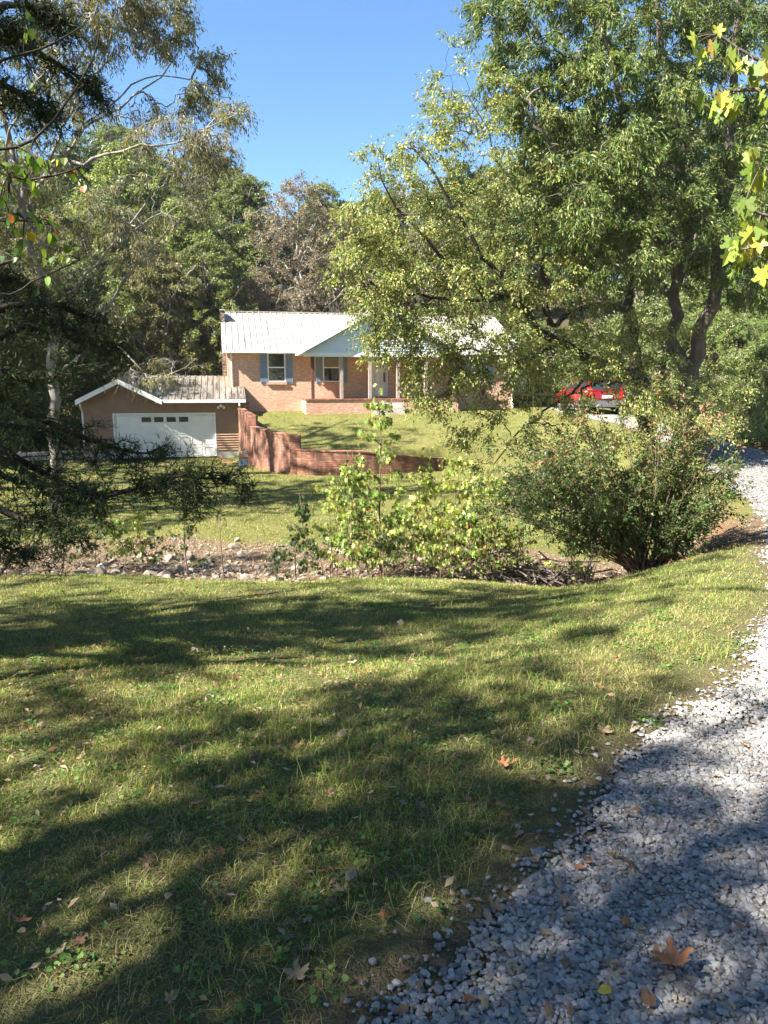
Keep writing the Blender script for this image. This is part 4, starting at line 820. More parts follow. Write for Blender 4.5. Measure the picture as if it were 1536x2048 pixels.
def leafy_branch(name, base, lines, leaf, pts, size, pal, label, cat='tree', mats=('bark','leaf'), petiole=.06, droop=.5, extra=None):
    """lines: branch polylines in world coordinates, pts: leaf positions (world) tied to the nearest branch by a stalk"""
    P_ = [smooth_line(l,12) for l,_,_ in lines]; R_ = [np.linspace(a_,b_,12) for _,a_,b_ in lines]; A = np.vstack(P_); pts = np.array(pts); q = []
    for p in pts:
        j = int(np.argmin(np.sum((A-p)**2,1))); q.append(smooth_line([A[j], (A[j]+p)/2+np.array([0,0,.012]), p],12))
    P_ = np.array(P_+q); R_ = np.array(R_+[np.full(12,.0022)]*len(q)); v, t = tubes(P_-np.array(base), R_, 6)
    D = unit(np.array([p-A[int(np.argmin(np.sum((A-p)**2,1)))] for p in pts])*1.0+np.array([0,0,-.25])); sz = size*rng.uniform(.6,1.15,len(pts))
    V, T, k = leaf_arrays(pts-np.array(base), D, sz, leaf, droop, .5)
    return put(name, (tri_mesh(name+'_t',v,t,smooth=True), tri_mesh(name+'_l',V,T,np.repeat(palette(len(pts),pal),k,0))), base, label, cat, None, mats, ('trunk','crown'))
def near_maple():
    b = (5.2,3.6,gz(5.2,3.6)); w = lambda *q: [at(*x) for x in q]
    top = (5.0,3.7,b[2]+3.2); lines = [([b,(5.15,3.6,1.5),top,(4.9,3.8,5.2)],.09,.03)]
    for q in ([(1700,150,4.3),(1600,150,4.2),(1536,128,4.2),(1480,100,4.2),(1440,70,4.2)],[(1700,240,4.3),(1600,200,4.2),(1536,180,4.2),(1470,182,4.2),(1430,190,4.2)],[(1700,380,4.2),(1600,360,4.1),(1520,335,4.1)],
              [(1700,420,4.4),(1600,430,4.3),(1536,432,4.3),(1490,412,4.3)],[(1700,520,4.2),(1600,500,4.1),(1530,492,4.1),(1480,500,4.1)]):
        lines.append(([(5.0,3.65,w(q[0])[0][2]-.3)]+w(*q),.02,.005))
    L = []
    for x,y,n in ((1400,78,2),(1440,50,1),(1432,98,3),(1465,112,3),(1485,125,3),(1510,140,3),(1425,192,3),(1450,205,3),(1478,200,2),(1520,205,3),(1530,100,2),(1500,300,2),(1515,320,3),(1530,350,3),(1490,418,3),(1505,440,3),(1475,480,3),(1500,500,4),(1525,470,3),(1530,530,4),(1485,520,2),(1455,492,2),(1600,100,8),(1620,300,8),(1600,450,9)):
        for _ in range(int(n*1.6)): L.append(at(x+rng.normal(0,9),y+rng.normal(0,9),4.15+rng.normal(0,.1)))
    leafy_branch('maple_tree', b, lines, 'maple', L, .09, [(3,(.22,.28,.04)),(2,(.32,.33,.055)),(2,(.14,.21,.035)),(.5,(.4,.3,.08))], 'bright yellow green lobed leaves of a near tree hanging in at the upper right edge')
def near_redbud():
    b = (-4.4,4.1,gz(-4.4,4.1)); w = lambda *q: [at(*x) for x in q]; lines = [([b,(-4.3,4.1,1.2),(-4.2,4.1,3.0),(-4.1,4.1,4.6)],.08,.03)]
    for q, r_ in (([(-300,540,4.2),(-100,560,4.2),(0,528,4.2),(42,518,4.2)],.035),([(-250,420,4.2),(-60,330,4.2),(40,360,4.2),(130,345,4.2),(165,330,4.2)],.012),([(-200,480,4.2),(-60,450,4.2),(30,440,4.2),(100,450,4.2)],.012),([(-200,540,4.3),(0,590,4.3),(70,560,4.3),(160,520,4.3)],.010),([(-200,300,4.2),(0,300,4.2),(90,260,4.2),(180,130,4.3),(200,60,4.3)],.013),([(-200,220,4.2),(-20,130,4.2),(90,95,4.2),(160,55,4.2)],.012)):
        lines.append(([(-4.25,4.1,w(q[0])[0][2]-.3)]+w(*q), r_, .003))
    L = []
    for x,y,n in ((60,318,3),(85,325,3),(160,345,3),(30,350,4),(10,395,4),(55,372,3),(20,430,4),(75,440,4),(105,452,3),(85,520,2),(170,370,2),(40,470,3),(10,340,3),(140,500,2),(95,560,2),(100,470,2),(55,60,2),(60,160,2),(120,320,2),(15,500,2)):
        for _ in range(n*2): L.append(at(x+rng.normal(0,10),y+rng.normal(0,10),4.2+rng.normal(0,.08)))
    leafy_branch('redbud_tree', b, lines, 'heart', L, .05, [(4,(.12,.22,.03)),(2,(.2,.3,.04)),(1,(.06,.12,.02)),(.3,(.5,.35,.03)),(.3,(.3,.12,.03))], 'heart shaped green leaves on thin near twigs at the left edge', mats=('bark_dark','leaf'))
def sapling(px, pbase, Yd, ptop, leaf='star', size=.11, n=140, pal=None, spread=.45, label='', stem=.012, branches=9, low=.1, name='sapling', group='saplings along the ditch', droop=.5):
    x, y, _ = at(px, pbase, Yd); z = gz(x,y); b = (x,y,z); ztop = at(px,ptop,Yd)[2]; h = ztop-z; K = 12
    L = [smooth_line([(0,0,-.05),(rng.normal(0,.04),rng.normal(0,.04),h*.35),(rng.normal(0,.06),rng.normal(0,.06),h*.7),(rng.normal(0,.05),0,h)],K)]; R_ = [np.linspace(stem,.003,K)]
    for i in range(branches):
        f = low+(.92-low)*(i+rng.uniform(0,.8))/branches; j = int(f*(K-1)); p = L[0][j]; a_ = i*2.4+rng.uniform(0,.5); r_ = spread*(1.15-f)*rng.uniform(.7,1.2)
        L.append(smooth_line([p,p+np.array([math.cos(a_)*r_*.5,math.sin(a_)*r_*.5,r_*.35]),p+np.array([math.cos(a_)*r_,math.sin(a_)*r_,r_*.6])],K)); R_.append(np.linspace(stem*.45,.0025,K))
    A = np.array(L); v, t = tubes(A, np.array(R_), 5); wts = np.array([1.2]+[1]*branches); li = rng.choice(len(A), n, p=wts/wts.sum()); s = rng.uniform(.3,1,n)*(K-1.001); s[li==0] = rng.uniform(max(low,.2),1,(li==0).sum())*(K-1.001)
    i = s.astype(int); P0 = A[li,i]+(A[li,np.minimum(i+1,K-1)]-A[li,i])*(s-i)[:,None]; off = rng.normal(0,1,(n,3)); off[:,2] = off[:,2]*.5+.2; off = unit(off)*rng.uniform(.4,1,(n,1))*size*1.1
    C = P0+off; pet = np.stack([P0,(P0+C)/2+np.array([0,0,.01]),C],1); v2, t2 = tubes(pet, np.full((n,3),.0016), 3); v, t = merge([(v,t),(v2,t2)])
    V, T, k = leaf_arrays(C, unit(off+np.array([0,0,-.3])), size*.82*rng.uniform(.5,1.2,n), leaf, droop, .7)
    return put(name, (tri_mesh(name+'_t',v,t,smooth=True), tri_mesh(name+'_c',V,T,np.repeat(palette(n,pal),k,0))), b, label, 'sapling', group, ('twig','leaf'))
def saplings():
    SG = [(4,(.20,.28,.06)),(4,(.30,.37,.09)),(2,(.12,.18,.04)),(.6,(.4,.36,.1)),(.2,(.4,.15,.06))]; YG = [(4,(.34,.40,.09)),(3,(.42,.45,.13)),(2,(.2,.28,.05))]; DG = [(4,(.05,.09,.03)),(3,(.08,.13,.04)),(1,(.13,.17,.05))]
    S_ = [(762,1158,12.2,752,150,SG,.75,'tallest sapling, its star leaved top overlapping the front door',.02,14,.11),(705,1160,12,905,150,SG,.65,'full leafy sapling left of the tallest one in the ditch',.014,12,.11),(718,1165,12.3,880,36,SG,.3,'thin red stemmed sapling with few leaves beside the tallest one',.008,5,.09),
      (865,1150,12.6,900,90,YG,.5,'bright yellow green sapling in the middle of the ditch thicket',.012,9,.11),(905,1160,12.4,885,110,YG,.55,'bright leafy sapling below the retaining wall end',.012,10,.11),(940,1165,12.2,990,60,SG,.5,'low spindly sapling right of the bright ones',.010,7,.1),
      (820,1162,12.1,985,80,SG,.55,'leafy sapling between the tallest and the bright ones',.010,8,.10),(660,1150,12.4,930,80,SG,.5,'sapling at the left side of the thicket with leaves to the ground',.011,9,.09),(985,1145,12.6,930,70,YG,.55,'sparse pale sapling at the right end of the thicket',.010,8,.1),
      (592,1155,12.3,985,120,DG,.32,'dark green narrow sapling standing alone left of the thicket',.012,12,.085),(630,1160,12.1,1075,50,DG,.3,'knee high dark leafy seedling right of the lone narrow sapling',.008,6,.08),(555,1158,12.1,1095,36,DG,.2,'lowest dark seedling left of the lone narrow sapling',.007,5,.07),
      (1142,1130,12.2,1040,60,YG,.45,'yellow green seedling in front of the big bush',.008,7,.09),(243,1112,13.2,1030,80,SG,.4,'small leafy sapling among the rocks at left',.010,8,.09),(285,1110,13.4,1010,80,YG,.35,'yellowish sapling among the rocks under the cedar bough',.010,8,.08),
      (190,1105,13.6,1000,80,DG,.5,'dark sapling in shade left of the ditch rocks',.010,8,.09),(375,1125,13.0,960,70,DG,.35,'dark small tree with bare lower stems among the rocks',.016,8,.07),(320,1115,13.2,1040,50,DG,.4,'low dark leafy sapling between the two small ones at left',.008,7,.08),
      (780,1165,11.9,1060,60,DG,.5,'low dark green seedling at the foot of the tallest sapling',.008,6,.08),(735,1160,11.9,1080,60,SG,.5,'low bright seedling left of the foot of the tallest sapling',.008,6,.08),(880,1170,11.9,1085,50,SG,.45,'low seedling in front of the bright saplings',.008,6,.08),(1010,1140,12.6,1040,50,SG,.5,'waist high sapling beside the dead brush',.008,6,.09),(120,1100,13.8,1010,70,DG,.5,'darkest sapling under the cedar at far left',.010,8,.09)]
    for q in S_:
        px,pb_,Yd,pt,n,pal,sp,lab,st,br,sz = q; sapling(px,pb_,Yd,pt,'star',sz*1.0,int(n*(4.6 if n >= 100 else 4)),pal,sp,lab,st,int(br*1.4),.12)
    wz = ['left side','left middle','middle','right middle','right side']
    for i_ in range(26):
        px = rng.uniform(640,1060); k_ = int((px-640)/84.1); tp = rng.uniform(905,1080); pal_ = [SG,YG,SG,DG,YG][i_%5]; yd = rng.uniform(12.0,13.6)
        sapling(px, 1155-(yd-12)*14, yd, tp, 'star', .085, int(40+(1100-tp)*1.6), pal_, rng.uniform(.4,.7), f'{"bright yellowish" if pal_ is YG else "dark" if pal_ is DG else "mid green"} {"tall" if tp < 970 else "waist high" if tp < 1030 else "low"} filler sapling at the {wz[k_]} of the ditch thicket', .009, 9, .1)
    # thin bare sapling with a little foliage on top
    sapling(448,1148,12.4,1000,'slim',.07,40,DG,.25,'thin bare stemmed sapling standing in front of the ditch rocks',.012,5,.7)
    e = at(1172,1188,10.6); z = gz(e[0],e[1]); L = []
    for k in range(7): a_ = rng.uniform(-1,1); L.append(smooth_line([(0,0,-.03),(a_*.12,rng.normal(0,.05),.22),(a_*.3,rng.normal(0,.1),.55+rng.uniform(0,.2))],8))
    v, t = tubes(np.array(L), np.tile(np.linspace(.009,.002,8),(7,1)), 5); o = link('dead_twigs', tri_mesh('dead_twigs',v,t), M['bark_dark']); o.location = (e[0],e[1],z); tag(o,'small clump of bare dark twigs in front of the big bush','dead plant')
def big_bush():
    x, y, _ = at(1300,1168,11.4); z = gz(x,y); b = (x,y,z); K = 10; L = []; R_ = []
    for i in range(130):
        tx = rng.uniform(-1,1); a_ = math.asin(tx)*.95; hh = 2.95*(1-.30*abs(tx)**1.5)*rng.uniform(.5,1.05); dx = tx*2.3*rng.uniform(.8,1.1)-(.35 if tx < 0 else -.05); dy = rng.uniform(-1.1,1.1)
        if tx > .1: hh *= .88; dx *= .5
        L.append(smooth_line([(rng.normal(0,.14),rng.normal(0,.14),-.05),(dx*.35,dy*.3,hh*.42),(dx*.72,dy*.7,hh*.78),(dx,dy,hh)],K)); R_.append(np.linspace(.013,.003,K))
    n0 = len(L); SL = []
    for i in range(n0):
        for _ in range(11):
            s = rng.uniform(.25,1)*(K-1.01); j = int(s); p = L[i][j]+(L[i][j+1]-L[i][j])*(s-j); d = unit(unit(L[i][j+1]-L[i][j])*.7+rng.normal(0,.8,3)); ln = rng.uniform(.15,.45); q = p+d*ln; SL.append(smooth_line([p,(p+q)/2+rng.normal(0,.02,3),q],K))
    v, t = tubes(np.array(L+SL), np.vstack([np.array(R_), np.tile(np.linspace(.004,.0015,K),(len(SL),1))]), 4)
    SLa = np.array(SL); n = 42000; li = rng.integers(0,len(SLa),n); s = rng.uniform(.2,1,n)*(K-1.01); i = s.astype(int); C = SLa[li,i]+rng.normal(0,.035,(n,3)); D = unit(SLa[li,-1]-SLa[li,0]+rng.normal(0,.2,(n,3)))
    V, T, k = leaf_arrays(C, D, .062*rng.uniform(.5,1.3,n), 'oval', .3, .6); f = np.clip((C[:,2]-1.3)/1.2+rng.normal(0,.25,n),0,1)
    col = np.where((rng.random(n) < f*.33)[:,None], palette(n,[(3,(.27,.13,.055)),(3,(.22,.19,.07)),(1,(.30,.2,.08))]), palette(n,[(4,(.05,.09,.022)),(3,(.09,.14,.035)),(1,(.17,.2,.06))]))
    put('burning_bush', (tri_mesh('bb_t',v,t,smooth=True), tri_mesh('bb_c',V,T,np.repeat(col,k,0))), b, 'broad many stemmed bush with small green and reddish leaves beside the drive', 'bush', None, ('twig','leaf'), ('stems','foliage'))
def brush():
    L = []
    for i in range(120):
        px = rng.uniform(1000,1175); c = np.array(at(px,rng.uniform(1100,1140),12.5)); z = gz(c[0],c[1]); c[2] = z+abs(rng.normal(0,.16))+.02; d = unit(np.array([rng.normal(0,1),rng.normal(0,.8),rng.normal(0,.3)])); ln = rng.uniform(.25,.8)
        L.append(smooth_line([c-d*ln,c+rng.normal(0,.05,3),c+d*ln],7))
    v, t = tubes(np.array(L), np.tile(np.linspace(.014,.005,7),(len(L),1))*rng.uniform(.5,1.3,(len(L),1)), 5)
    tag(link('brush_pile', tri_mesh('brush_pile',v,t), M['bark']), 'tangled heap of dead sticks in the ditch left of the big bush', 'brush pile')
def ditch_rocks():
    m_, nt_, p_ = mat('field_rock'); p_.inputs['Roughness'].default_value = .9
    nt_.links.new(ramp(nt_, noise(nt_, 6, 5), [(.3,(.34,.28,.21)),(.55,(.22,.175,.13)),(.8,(.12,.095,.07))]), p_.inputs['Base Color']); bump(nt_, p_, noise(nt_,18,4), .5, .02)
    vm = []
    import bmesh
    for i in range(7):
        bm = bmesh.new(); bmesh.ops.create_icosphere(bm, subdivisions=2, radius=1); sc_ = rng.uniform(.7,1.3,3); cuts = [(unit(rng.normal(0,1,3)), rng.uniform(.55,.8)) for _ in range(9)]
        for v_ in bm.verts:
            c = np.array(v_.co)*sc_
            for nn, dd in cuts:
                q = c@nn
                if q > dd: c = c-nn*(q-dd)
            v_.co = Vector(c*np.array([1,1,.7]))
        me_ = bpy.data.meshes.new('rock'); bm.to_mesh(me_); bm.free(); me_.materials.append(m_); vm.append(me_)
    n = 0
    while n < 230:
        px = rng.choice([rng.uniform(140,480), rng.uniform(380,1060)],p=[.5,.5]); yd = rng.normal(13.6,1.1); x = (px-768)/F*yd/.98; y = yd
        if not 11.9 < y+.33*max(x,0) < 16.4: continue
        s = float(np.clip(rng.lognormal(-2.75,.5),.028,.19)); z = gz(x,y); o = bpy.data.objects.new('rock', vm[n % 7]); COL.objects.link(o); o.location = (x,y,z+s*.15); o.scale = (s,s,s); o.rotation_euler = (rng.uniform(-.4,.4),rng.uniform(-.4,.4),rng.uniform(0,6.28))
        tag(o, 'pale tan rock lying in the dry ditch between the two lawns', 'rock', 'rocks in the dry ditch'); n += 1
def grass():
    def blades(x, y, h, wd, lean, col):
        n = len(x); z = ground(x,y); a_ = rng.uniform(0,2*np.pi,n); b_ = rng.uniform(0,2*np.pi,n); l = lean*rng.uniform(.2,1.4,n)
        base = np.stack([x,y,z-.004],1); W = np.stack([np.cos(a_),np.sin(a_),0*a_],1)*(wd*rng.uniform(.6,1.3,n))[:,None]; Ld = np.stack([np.cos(b_),np.sin(b_),0*b_],1)
        mid = base+Ld*(h*l*.3)[:,None]; mid[:,2] += h*.6; tip = base+Ld*(h*l)[:,None]; tip[:,2] += h*np.clip(1-.3*l,.25,1)
        V = np.stack([base-W,base+W,mid-W*.75,mid+W*.75,tip],1).reshape(-1,3); k = np.array([(0,1,3),(0,3,2),(2,3,4)]); T = (k[None]+(np.arange(n)*5)[:,None,None]).reshape(-1,3)
        return V, T, np.repeat(col,5,0)
    VV, TT, CC, b0 = [], [], [], 0
    def dry(x, y): return .5+.5*np.sin(x*1.1+1.7*np.sin(y*.6)+y*.45)*np.sin(y*1.3-x*.7+np.sin(x*2.1))
    for y0, y1, dens, h, wd in ((1.2,2.8,13000,.034,.0014),(2.8,4.6,10500,.034,.0017),(4.6,7.5,6500,.034,.0022),(7.5,12.4,2600,.036,.0032),(15.2,24,700,.042,.006),(24,38,300,.045,.009)):
        x0, x1 = -.60*y1-.2, .60*y1+.2; n = int((x1-x0)*(y1-y0)*dens); x = rng.uniform(x0,x1,n); y = rng.uniform(y0,y1,n); k = in_view(x,y,mx=1.03); x, y = x[k], y[k]
        dd, _, sd = drive(x,y); ew = 1.52+.1*wob(x*2,y*2)
        cl = wob(x*5+3,y*5)+.6*wob(x*13,y*11+2)                 # tufts
        keep = rng.random(len(x)) < np.clip(.72+.5*cl,.15,1)
        edge = np.clip((dd-ew)/.55,0,1); keep &= (dd > ew) & (rng.random(len(x)) < edge**.8+.03)
        mid_ = (dd < .25) & (wob(x*1.7,y*1.3) > .15) & (rng.random(len(x)) < .25); keep |= mid_
        keep &= ditch_mask(x,y) < rng.uniform(.15,1.25,len(x)); keep &= bare_mask(x,y) < rng.uniform(.05,1.5,len(x)); keep &= clay_mask(x,y) < rng.uniform(.15,.95,len(x))
        if y0 > 20:
            uu = (x-HO[0])*HA[0]+(y-HO[1])*HA[1]; vv = (x-HO[0])*HB[0]+(y-HO[1])*HB[1]; keep &= ~((uu > -9) & (uu < 15.5) & (vv > np.where(uu < 0.8, -1.6, -.05))) & ~((uu > 3.6) & (uu < 12) & (vv > -2.2))
            keep &= (np.abs(y-np.interp(x,WX,WY)) > .2) | (x > 2.4)
        x, y = x[keep], y[keep]; n = len(x); dr = np.clip(dry(x,y)*.5+.22*wob(x*3,y*3)+.12,0,1)
        straw = rng.random(n) < .2+dr*.62; yel = rng.random(n) < .35
        col = np.where(straw[:,None], palette(n,[(3,(.36,.29,.13)),(2,(.28,.21,.10)),(2,(.35,.30,.15))]), np.where(yel[:,None], palette(n,[(1,(.28,.32,.07)),(1,(.40,.40,.12))]), palette(n,[(2,(.11,.18,.028)),(2,(.16,.24,.04)),(1,(.06,.11,.02))])))
        tf = (.25 if y0 > 4.5 else 1)*sst((wob(x*2.6+7,y*3.1)-.25)/.3)+(.15 if y0 > 4.5 else .8)*(rng.random(n) < .02); tall = 1+.9*tf+.35*np.clip(cl[keep],-1,1.2); hh = h*rng.lognormal(-.15,.4,n)*tall; hh[straw] *= .75; ln = np.where(straw,2.2,.95)
        if y1 < 13:
            m_ = int(n*(.9 if y1 < 5 else .5)); q = rng.integers(0,n,m_); xt = x[q]+rng.normal(0,.03,m_); yt = y[q]+rng.normal(0,.03,m_)
            vt, tt, ct = blades(xt,yt,h*.35*rng.uniform(.5,1.4,m_),wd*.9,4.5,palette(m_,[(3,(.20,.16,.08)),(2,(.30,.25,.13)),(2,(.12,.10,.05)),(2,(.09,.13,.03))])); VV.append(vt); TT.append(tt+b0); CC.append(ct); b0 += len(vt)
        v, t, c = blades(x,y,hh,wd,ln,col); VV.append(v); TT.append(t+b0); CC.append(c); b0 += len(v); print('grass', y0, n)
    nc = 420; cx = rng.uniform(-3.2,2.6,nc); cy = rng.uniform(1.5,6.5,nc); dd,_,_ = drive(cx,cy); k = (dd > 1.6) & in_view(cx,cy); cx, cy = cx[k], cy[k]; m_ = 26
    px_ = np.repeat(cx,m_)+rng.normal(0,.045,len(cx)*m_); py_ = np.repeat(cy,m_)+rng.normal(0,.045,len(cx)*m_); C = np.stack([px_,py_,ground(px_,py_)+rng.uniform(.006,.03,len(px_))],1)
    v, t, kk = leaf_arrays(C, unit(rng.normal(0,1,(len(C),3))*np.array([1,1,.2])), rng.uniform(.010,.022,len(C)), 'heart', 0, 1.6); VV.append(v); TT.append(t+b0); CC.append(np.repeat(palette(len(C),[(2,(.08,.16,.03)),(1,(.14,.22,.05))]),kk,0)); b0 += len(v)
    tag(link('grass', tri_mesh('grass', np.concatenate(VV), np.concatenate(TT), np.concatenate(CC)), M['grass']), 'mown green and straw coloured lawn grass on both sides of the ditch', 'grass', kind='stuff')
def fallen():
    """dry leaves: curled lobed or oval blades"""
    def leafmesh(kind, curl, col):
        T, Fc = TPL[kind]; v = T.copy(); v[:,0] -= .4; v[:,2] = curl*(v[:,0]**2+v[:,1]**2*1.6)+.05*np.sin(v[:,0]*9)+.04*np.sin(v[:,1]*11)
        st = np.array([(-.4,.012,0),(-.4,-.012,0),(-.75,0,.03)]); V = np.vstack([v,st]); Tt = [tuple(f) for f in Fc]+[(len(v),len(v)+1,len(v)+2)]
        me_ = tri_mesh('fallen_leaf', V, Tt, np.tile(col,(len(V),1))*rng.uniform(.85,1.15,(len(V),1))); me_.materials.append(M['leaf_dry']); return me_
    tones = {'brown':(.17,.10,.06),'tan':(.36,.26,.16),'orange':(.34,.15,.07),'grey brown':(.24,.18,.14),'yellow':(.5,.36,.06)}
    lib = {t: [leafmesh(k, rng.uniform(.3,.9), np.array(c)*rng.uniform(.85,1.15)) for k in ('maple','oval','heart','oval')] for t, c in tones.items()}
    def place(x, y, s, t, label, group='fallen leaves', k=None, dz=0):
        me_ = lib[t][rng.choice(4, p=[.2,.35,.15,.3]) if k is None else k]; o = bpy.data.objects.new('fallen_leaf', me_); COL.objects.link(o); o.location = (x,y,gz(x,y)+.012+dz); o.scale = (s,s,s); o.rotation_euler = (rng.uniform(-.5,.5),rng.uniform(-.5,.5)+(3.14 if rng.random() < .35 else 0),rng.uniform(0,6.28))
        if abs(o.rotation_euler[1]) > 2: o.location.z += .35*s
        tag(o, label, 'leaf', group)
    def atg(px, py):
        u, dy, dz_ = ray(px,py); t = 1.6/(-dz_)
        for _ in range(12): t += ((EYE+dz_*t)-gz(u*t,dy*t))/(-dz_)*.8
        return u*t, dy*t
    def big(px, py, s, t, lab, k=0, **kw): x, y = atg(px,py); place(x,y,s,t,lab,None,k,**kw); o = COL.objects[-1]; o.rotation_euler = (rng.uniform(-.25,.25),rng.uniform(-.25,.25),rng.uniform(0,6.28)); o.scale = (s,s,s*.55)
    big(1345,1958,.10,'orange','large orange brown lobed leaf lying on the gravel at lower right',dz=.012)
    big(1315,1940,.06,'brown','small dark curled leaf touching the large orange one on the gravel',1,dz=.02)
    big(592,1955,.06,'tan','pale tan curled leaf at the border of grass and gravel, lower centre')
    big(296,1725,.055,'brown','big brown leaf half sunk in the grass at lower left')
    big(160,1888,.045,'brown','dark brown folded leaf in shaded grass at lower left')
    big(45,1858,.045,'orange','reddish brown leaf in the grass near the lower left edge')
    big(470,1360,.07,'orange','reddish pink leaf standing in the sunlit lawn, centre left')
    big(683,1788,.055,'tan','small tan leaf in the sunlit strip left of the gravel edge')
    big(1207,1466,.07,'tan','tan leaf at the right edge of the lawn by the drive')
    big(590,1497,.06,'orange','orange brown leaf upright in the dark band of the lawn')
    n = 0
    while n < 280:
        if rng.random() < .22: px, py = rng.uniform(800,1536), rng.uniform(1400,2048)
        else: px = rng.uniform(0,1350)**1.0; py = 1180+rng.beta(1.2,1.6)*860
        x, y = atg(px,py); dd, _, _ = drive(x,y); on = dd < 1.5
        if not on and rng.random() < .45 and px > 750: continue
        t = rng.choice(list(tones), p=[.36,.32,.10,.215,.005]); s = rng.uniform(.022,.05)*(1.0 if y < 5 else 1.6)
        place(x,y,s,t, f'small {t} fallen leaf lying on the {"gravel drive" if on else "lawn"}', f'{t} leaves fallen on the {"gravel drive" if on else "lawn"}', None, .012 if on else .01); n += 1
    # the rest as litter
    n = 16000; x = rng.uniform(-9,8,n*3); y = rng.uniform(1.6,16.5,n*3); w_ = np.exp(-((x+1.7)/1.4)**2-((y-4.3)/1.1)**2)*1.6+np.exp(-((x+.4)/1.0)**2-((y-4.2)/.7)**2)*.5+.07+.8*ditch_mask(x,y)+.5*clay_mask(x,y)
    dd, _, _ = drive(x,y); k = (rng.random(len(x)) < w_) & in_view(x,y) & ((dd > 1.5)|(rng.random(len(x)) < .2)); x, y = x[k], y[k]; C = np.stack([x,y,ground(x,y)+.02],1)
    V, T, kk = leaf_arrays(C, unit(rng.normal(0,1,(len(C),3))*np.array([1,1,.3])), rng.uniform(.016,.045,len(C))*np.where(y > 9,1.6,1), 'oval', 0, 1.2)
    print('litter', len(C)); tag(link('leaf_litter', tri_mesh('leaf_litter',V,T,np.repeat(palette(len(C),[(3,(.2,.12,.07)),(3,(.36,.25,.15)),(1,(.38,.17,.07)),(2,(.24,.18,.13))]),kk,0)), M['leaf_dry']), 'crumbled dry leaves scattered through the lawn and ditch', 'leaf litter', kind='stuff')
# ---- shade trees out of frame on the sun's side
def shade_trees(K):
    K['shade'] = auto('bg7', 13, 4.6, PAL_GREEN, 185, 44, .12, crad=.42)
    for x,y,s,k,rz in SHADE:
        put('shade_tree', K[k], (x,y,gz(x,y)-.1), 'tall yard tree outside the picture on the left', group='yard trees outside the picture', rz=rz, sc=(s,s,s), mats=('bark','leaf'))
SHADE = [(-6.3,-1.9,.8,'shade',.3),(-3.9,-3.0,.62,'shade',1.3),(-9.5,-3.2,.95,'shade',2.2),(-12.5,1.6,.9,'shade',2.9),(-14.5,7.5,.95,'shade',.4),(-17,13,1.0,'shade',4.),(-.5,-7,.85,'shade',1.0),(-15.8,23.5,1.5,'shade',3.),(-14,19,1.2,'shade',1.1),(-9.4,3.0,1.1,'shade',.6),(-13,.5,1.2,'shade',4.4),(-20,26,1.3,'shade',5.),(-18.5,31,1.0,'shade',1.),(-6.3,-.2,.64,'shade',.9),(-5.0,-1.5,.55,'shade',2.0),(-14,16.5,1.1,'shade',2.),(-24,30,1.35,'shade',.2),(-6.0,-5.0,.8,'shade',3.3)]
SKY_BLOCK = [(7.5,-4,.9,'green'),(9.5,1.5,.95,'green'),(11.5,7,.95,'dark'),(13.5,12.5,.9,'green'),(3.5,-9,1.0,'green'),(11,-9,1.1,'dark'),(-3,-14,1.1,'green'),(16,2,1.1,'olive'),(-10,-13,1.1,'dark'),(5,-17,1.2,'olive')]  # unseen trees added behind and beside the camera to cut skylight on the foreground
def sky_block_trees(K):
    for i, (x,y,s,k) in enumerate(SKY_BLOCK): put('sky_block_tree', K[k], (x,y,gz(x,y)-.1), 'sky blocking leafy tree added outside the picture behind or right of the drive', group='added sky blocking trees outside the picture along the drive', rz=i*1.7, sc=(s,s,s), mats=('bark','leaf'))
big_right(); limb_tree(); pale_left(); K = woods(); near_cedar(); near_maple(); near_redbud(); saplings(); big_bush(); brush(); ditch_rocks(); shade_trees(K); sky_block_trees(K)
pm = pine(9.5)
for px, Yd, s, lab in ((1478,34,1.0,'light green long needled pine at the right behind the drive'),(1545,32,.8,'smaller pine cut by the right edge of the picture'),(1420,40,.95,'pine seen between the twin stems and the right edge'),(1522,25.5,.22,'tiny bright pine seedling on the bank above the drive')):
    x, y, _ = at(px, 800, Yd); put('pine_tree', pm, (x,y,gz(x,y)), lab, rz=px, sc=(s,s,s), mats=('bark','needle_pine') if 'needle_pine' in M else ('bark','leaf'))
grass(); fallen()
n = 9000; x = rng.uniform(-9,6,n); y = rng.uniform(11.6,16.8,n); k = (ditch_mask(x,y) > rng.uniform(.2,1.3,n)); x, y = x[k], y[k]; v, t = stones(np.stack([x,y,ground(x,y)+.005],1), .018*rng.lognormal(0,.45,len(x)))
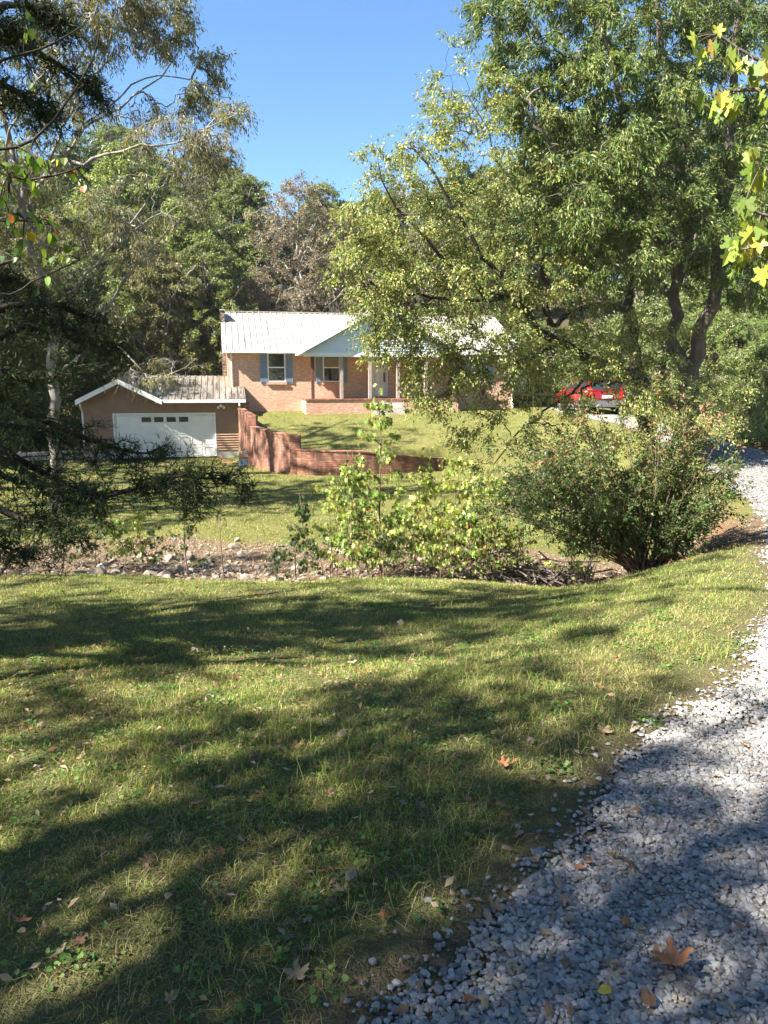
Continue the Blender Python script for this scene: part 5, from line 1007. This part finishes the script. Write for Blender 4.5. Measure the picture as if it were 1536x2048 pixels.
tag(link('ditch_pebbles', tri_mesh('ditch_pebbles', v, t, np.repeat(palette(len(x),[(3,(.24,.18,.13)),(2,(.15,.11,.075)),(1,(.3,.27,.22))]),12,0)), M['stone']), 'tan and grey pebbles washed into the dry ditch', 'pebbles', kind='stuff')
hz_ = MB().box(-161,161,-61,261,-6,36).build('haze', None); hm = bpy.data.materials.new('haze_air'); hm.use_nodes = True; hn = hm.node_tree; hn.nodes.remove(hn.nodes['Principled BSDF'])
pv = hn.nodes.new('ShaderNodeVolumePrincipled'); pv.inputs['Color'].default_value = (.93,.95,1,1); pv.inputs['Density'].default_value = .00028; pv.inputs['Anisotropy'].default_value = .3; hn.links.new(pv.outputs[0], hn.nodes['Material Output'].inputs['Volume']); hz_.data.materials.append(hm); tag(hz_, 'thin pale air between the camera and the woods', 'haze', kind='stuff')
# ---------------------------------------------------------------- light
LD = Vector((.916,.50,-1)).normalized()
sun = bpy.data.objects.new('sun', bpy.data.lights.new('sun','SUN')); COL.objects.link(sun); sun.data.energy = 5.0; sun.data.angle = R(.55); sun.data.color = (1,.95,.86)
sun.rotation_euler = LD.to_track_quat('-Z','Y').to_euler(); sun.location = (-20,-15,30)
w = bpy.data.worlds.new('World'); scene.world = w; w.use_nodes = True; nt = w.node_tree; sky = nt.nodes.new('ShaderNodeTexSky'); sky.sky_type = 'NISHITA'; sky.sun_disc = False
sky.sun_elevation = math.asin(-LD.z); sky.sun_rotation = math.atan2(-LD.x, -LD.y); sky.air_density = 1.0; sky.dust_density = .1; sky.ozone_density = 4.0; sky.altitude = 100
hs = nt.nodes.new('ShaderNodeHueSaturation'); hs.inputs['Saturation'].default_value = 1.12; nt.links.new(sky.outputs[0], hs.inputs['Color']); nt.links.new(hs.outputs[0], nt.nodes['Background'].inputs[0]); nt.nodes['Background'].inputs[1].default_value = .056
scene.view_settings.view_transform = 'Standard'; scene.view_settings.look = 'None'; scene.view_settings.exposure = 2.32; scene.view_settings.gamma = 1
scene.cycles.max_bounces = 8; scene.cycles.transparent_max_bounces = 8; scene.cycles.caustics_reflective = False; scene.cycles.caustics_refractive = False
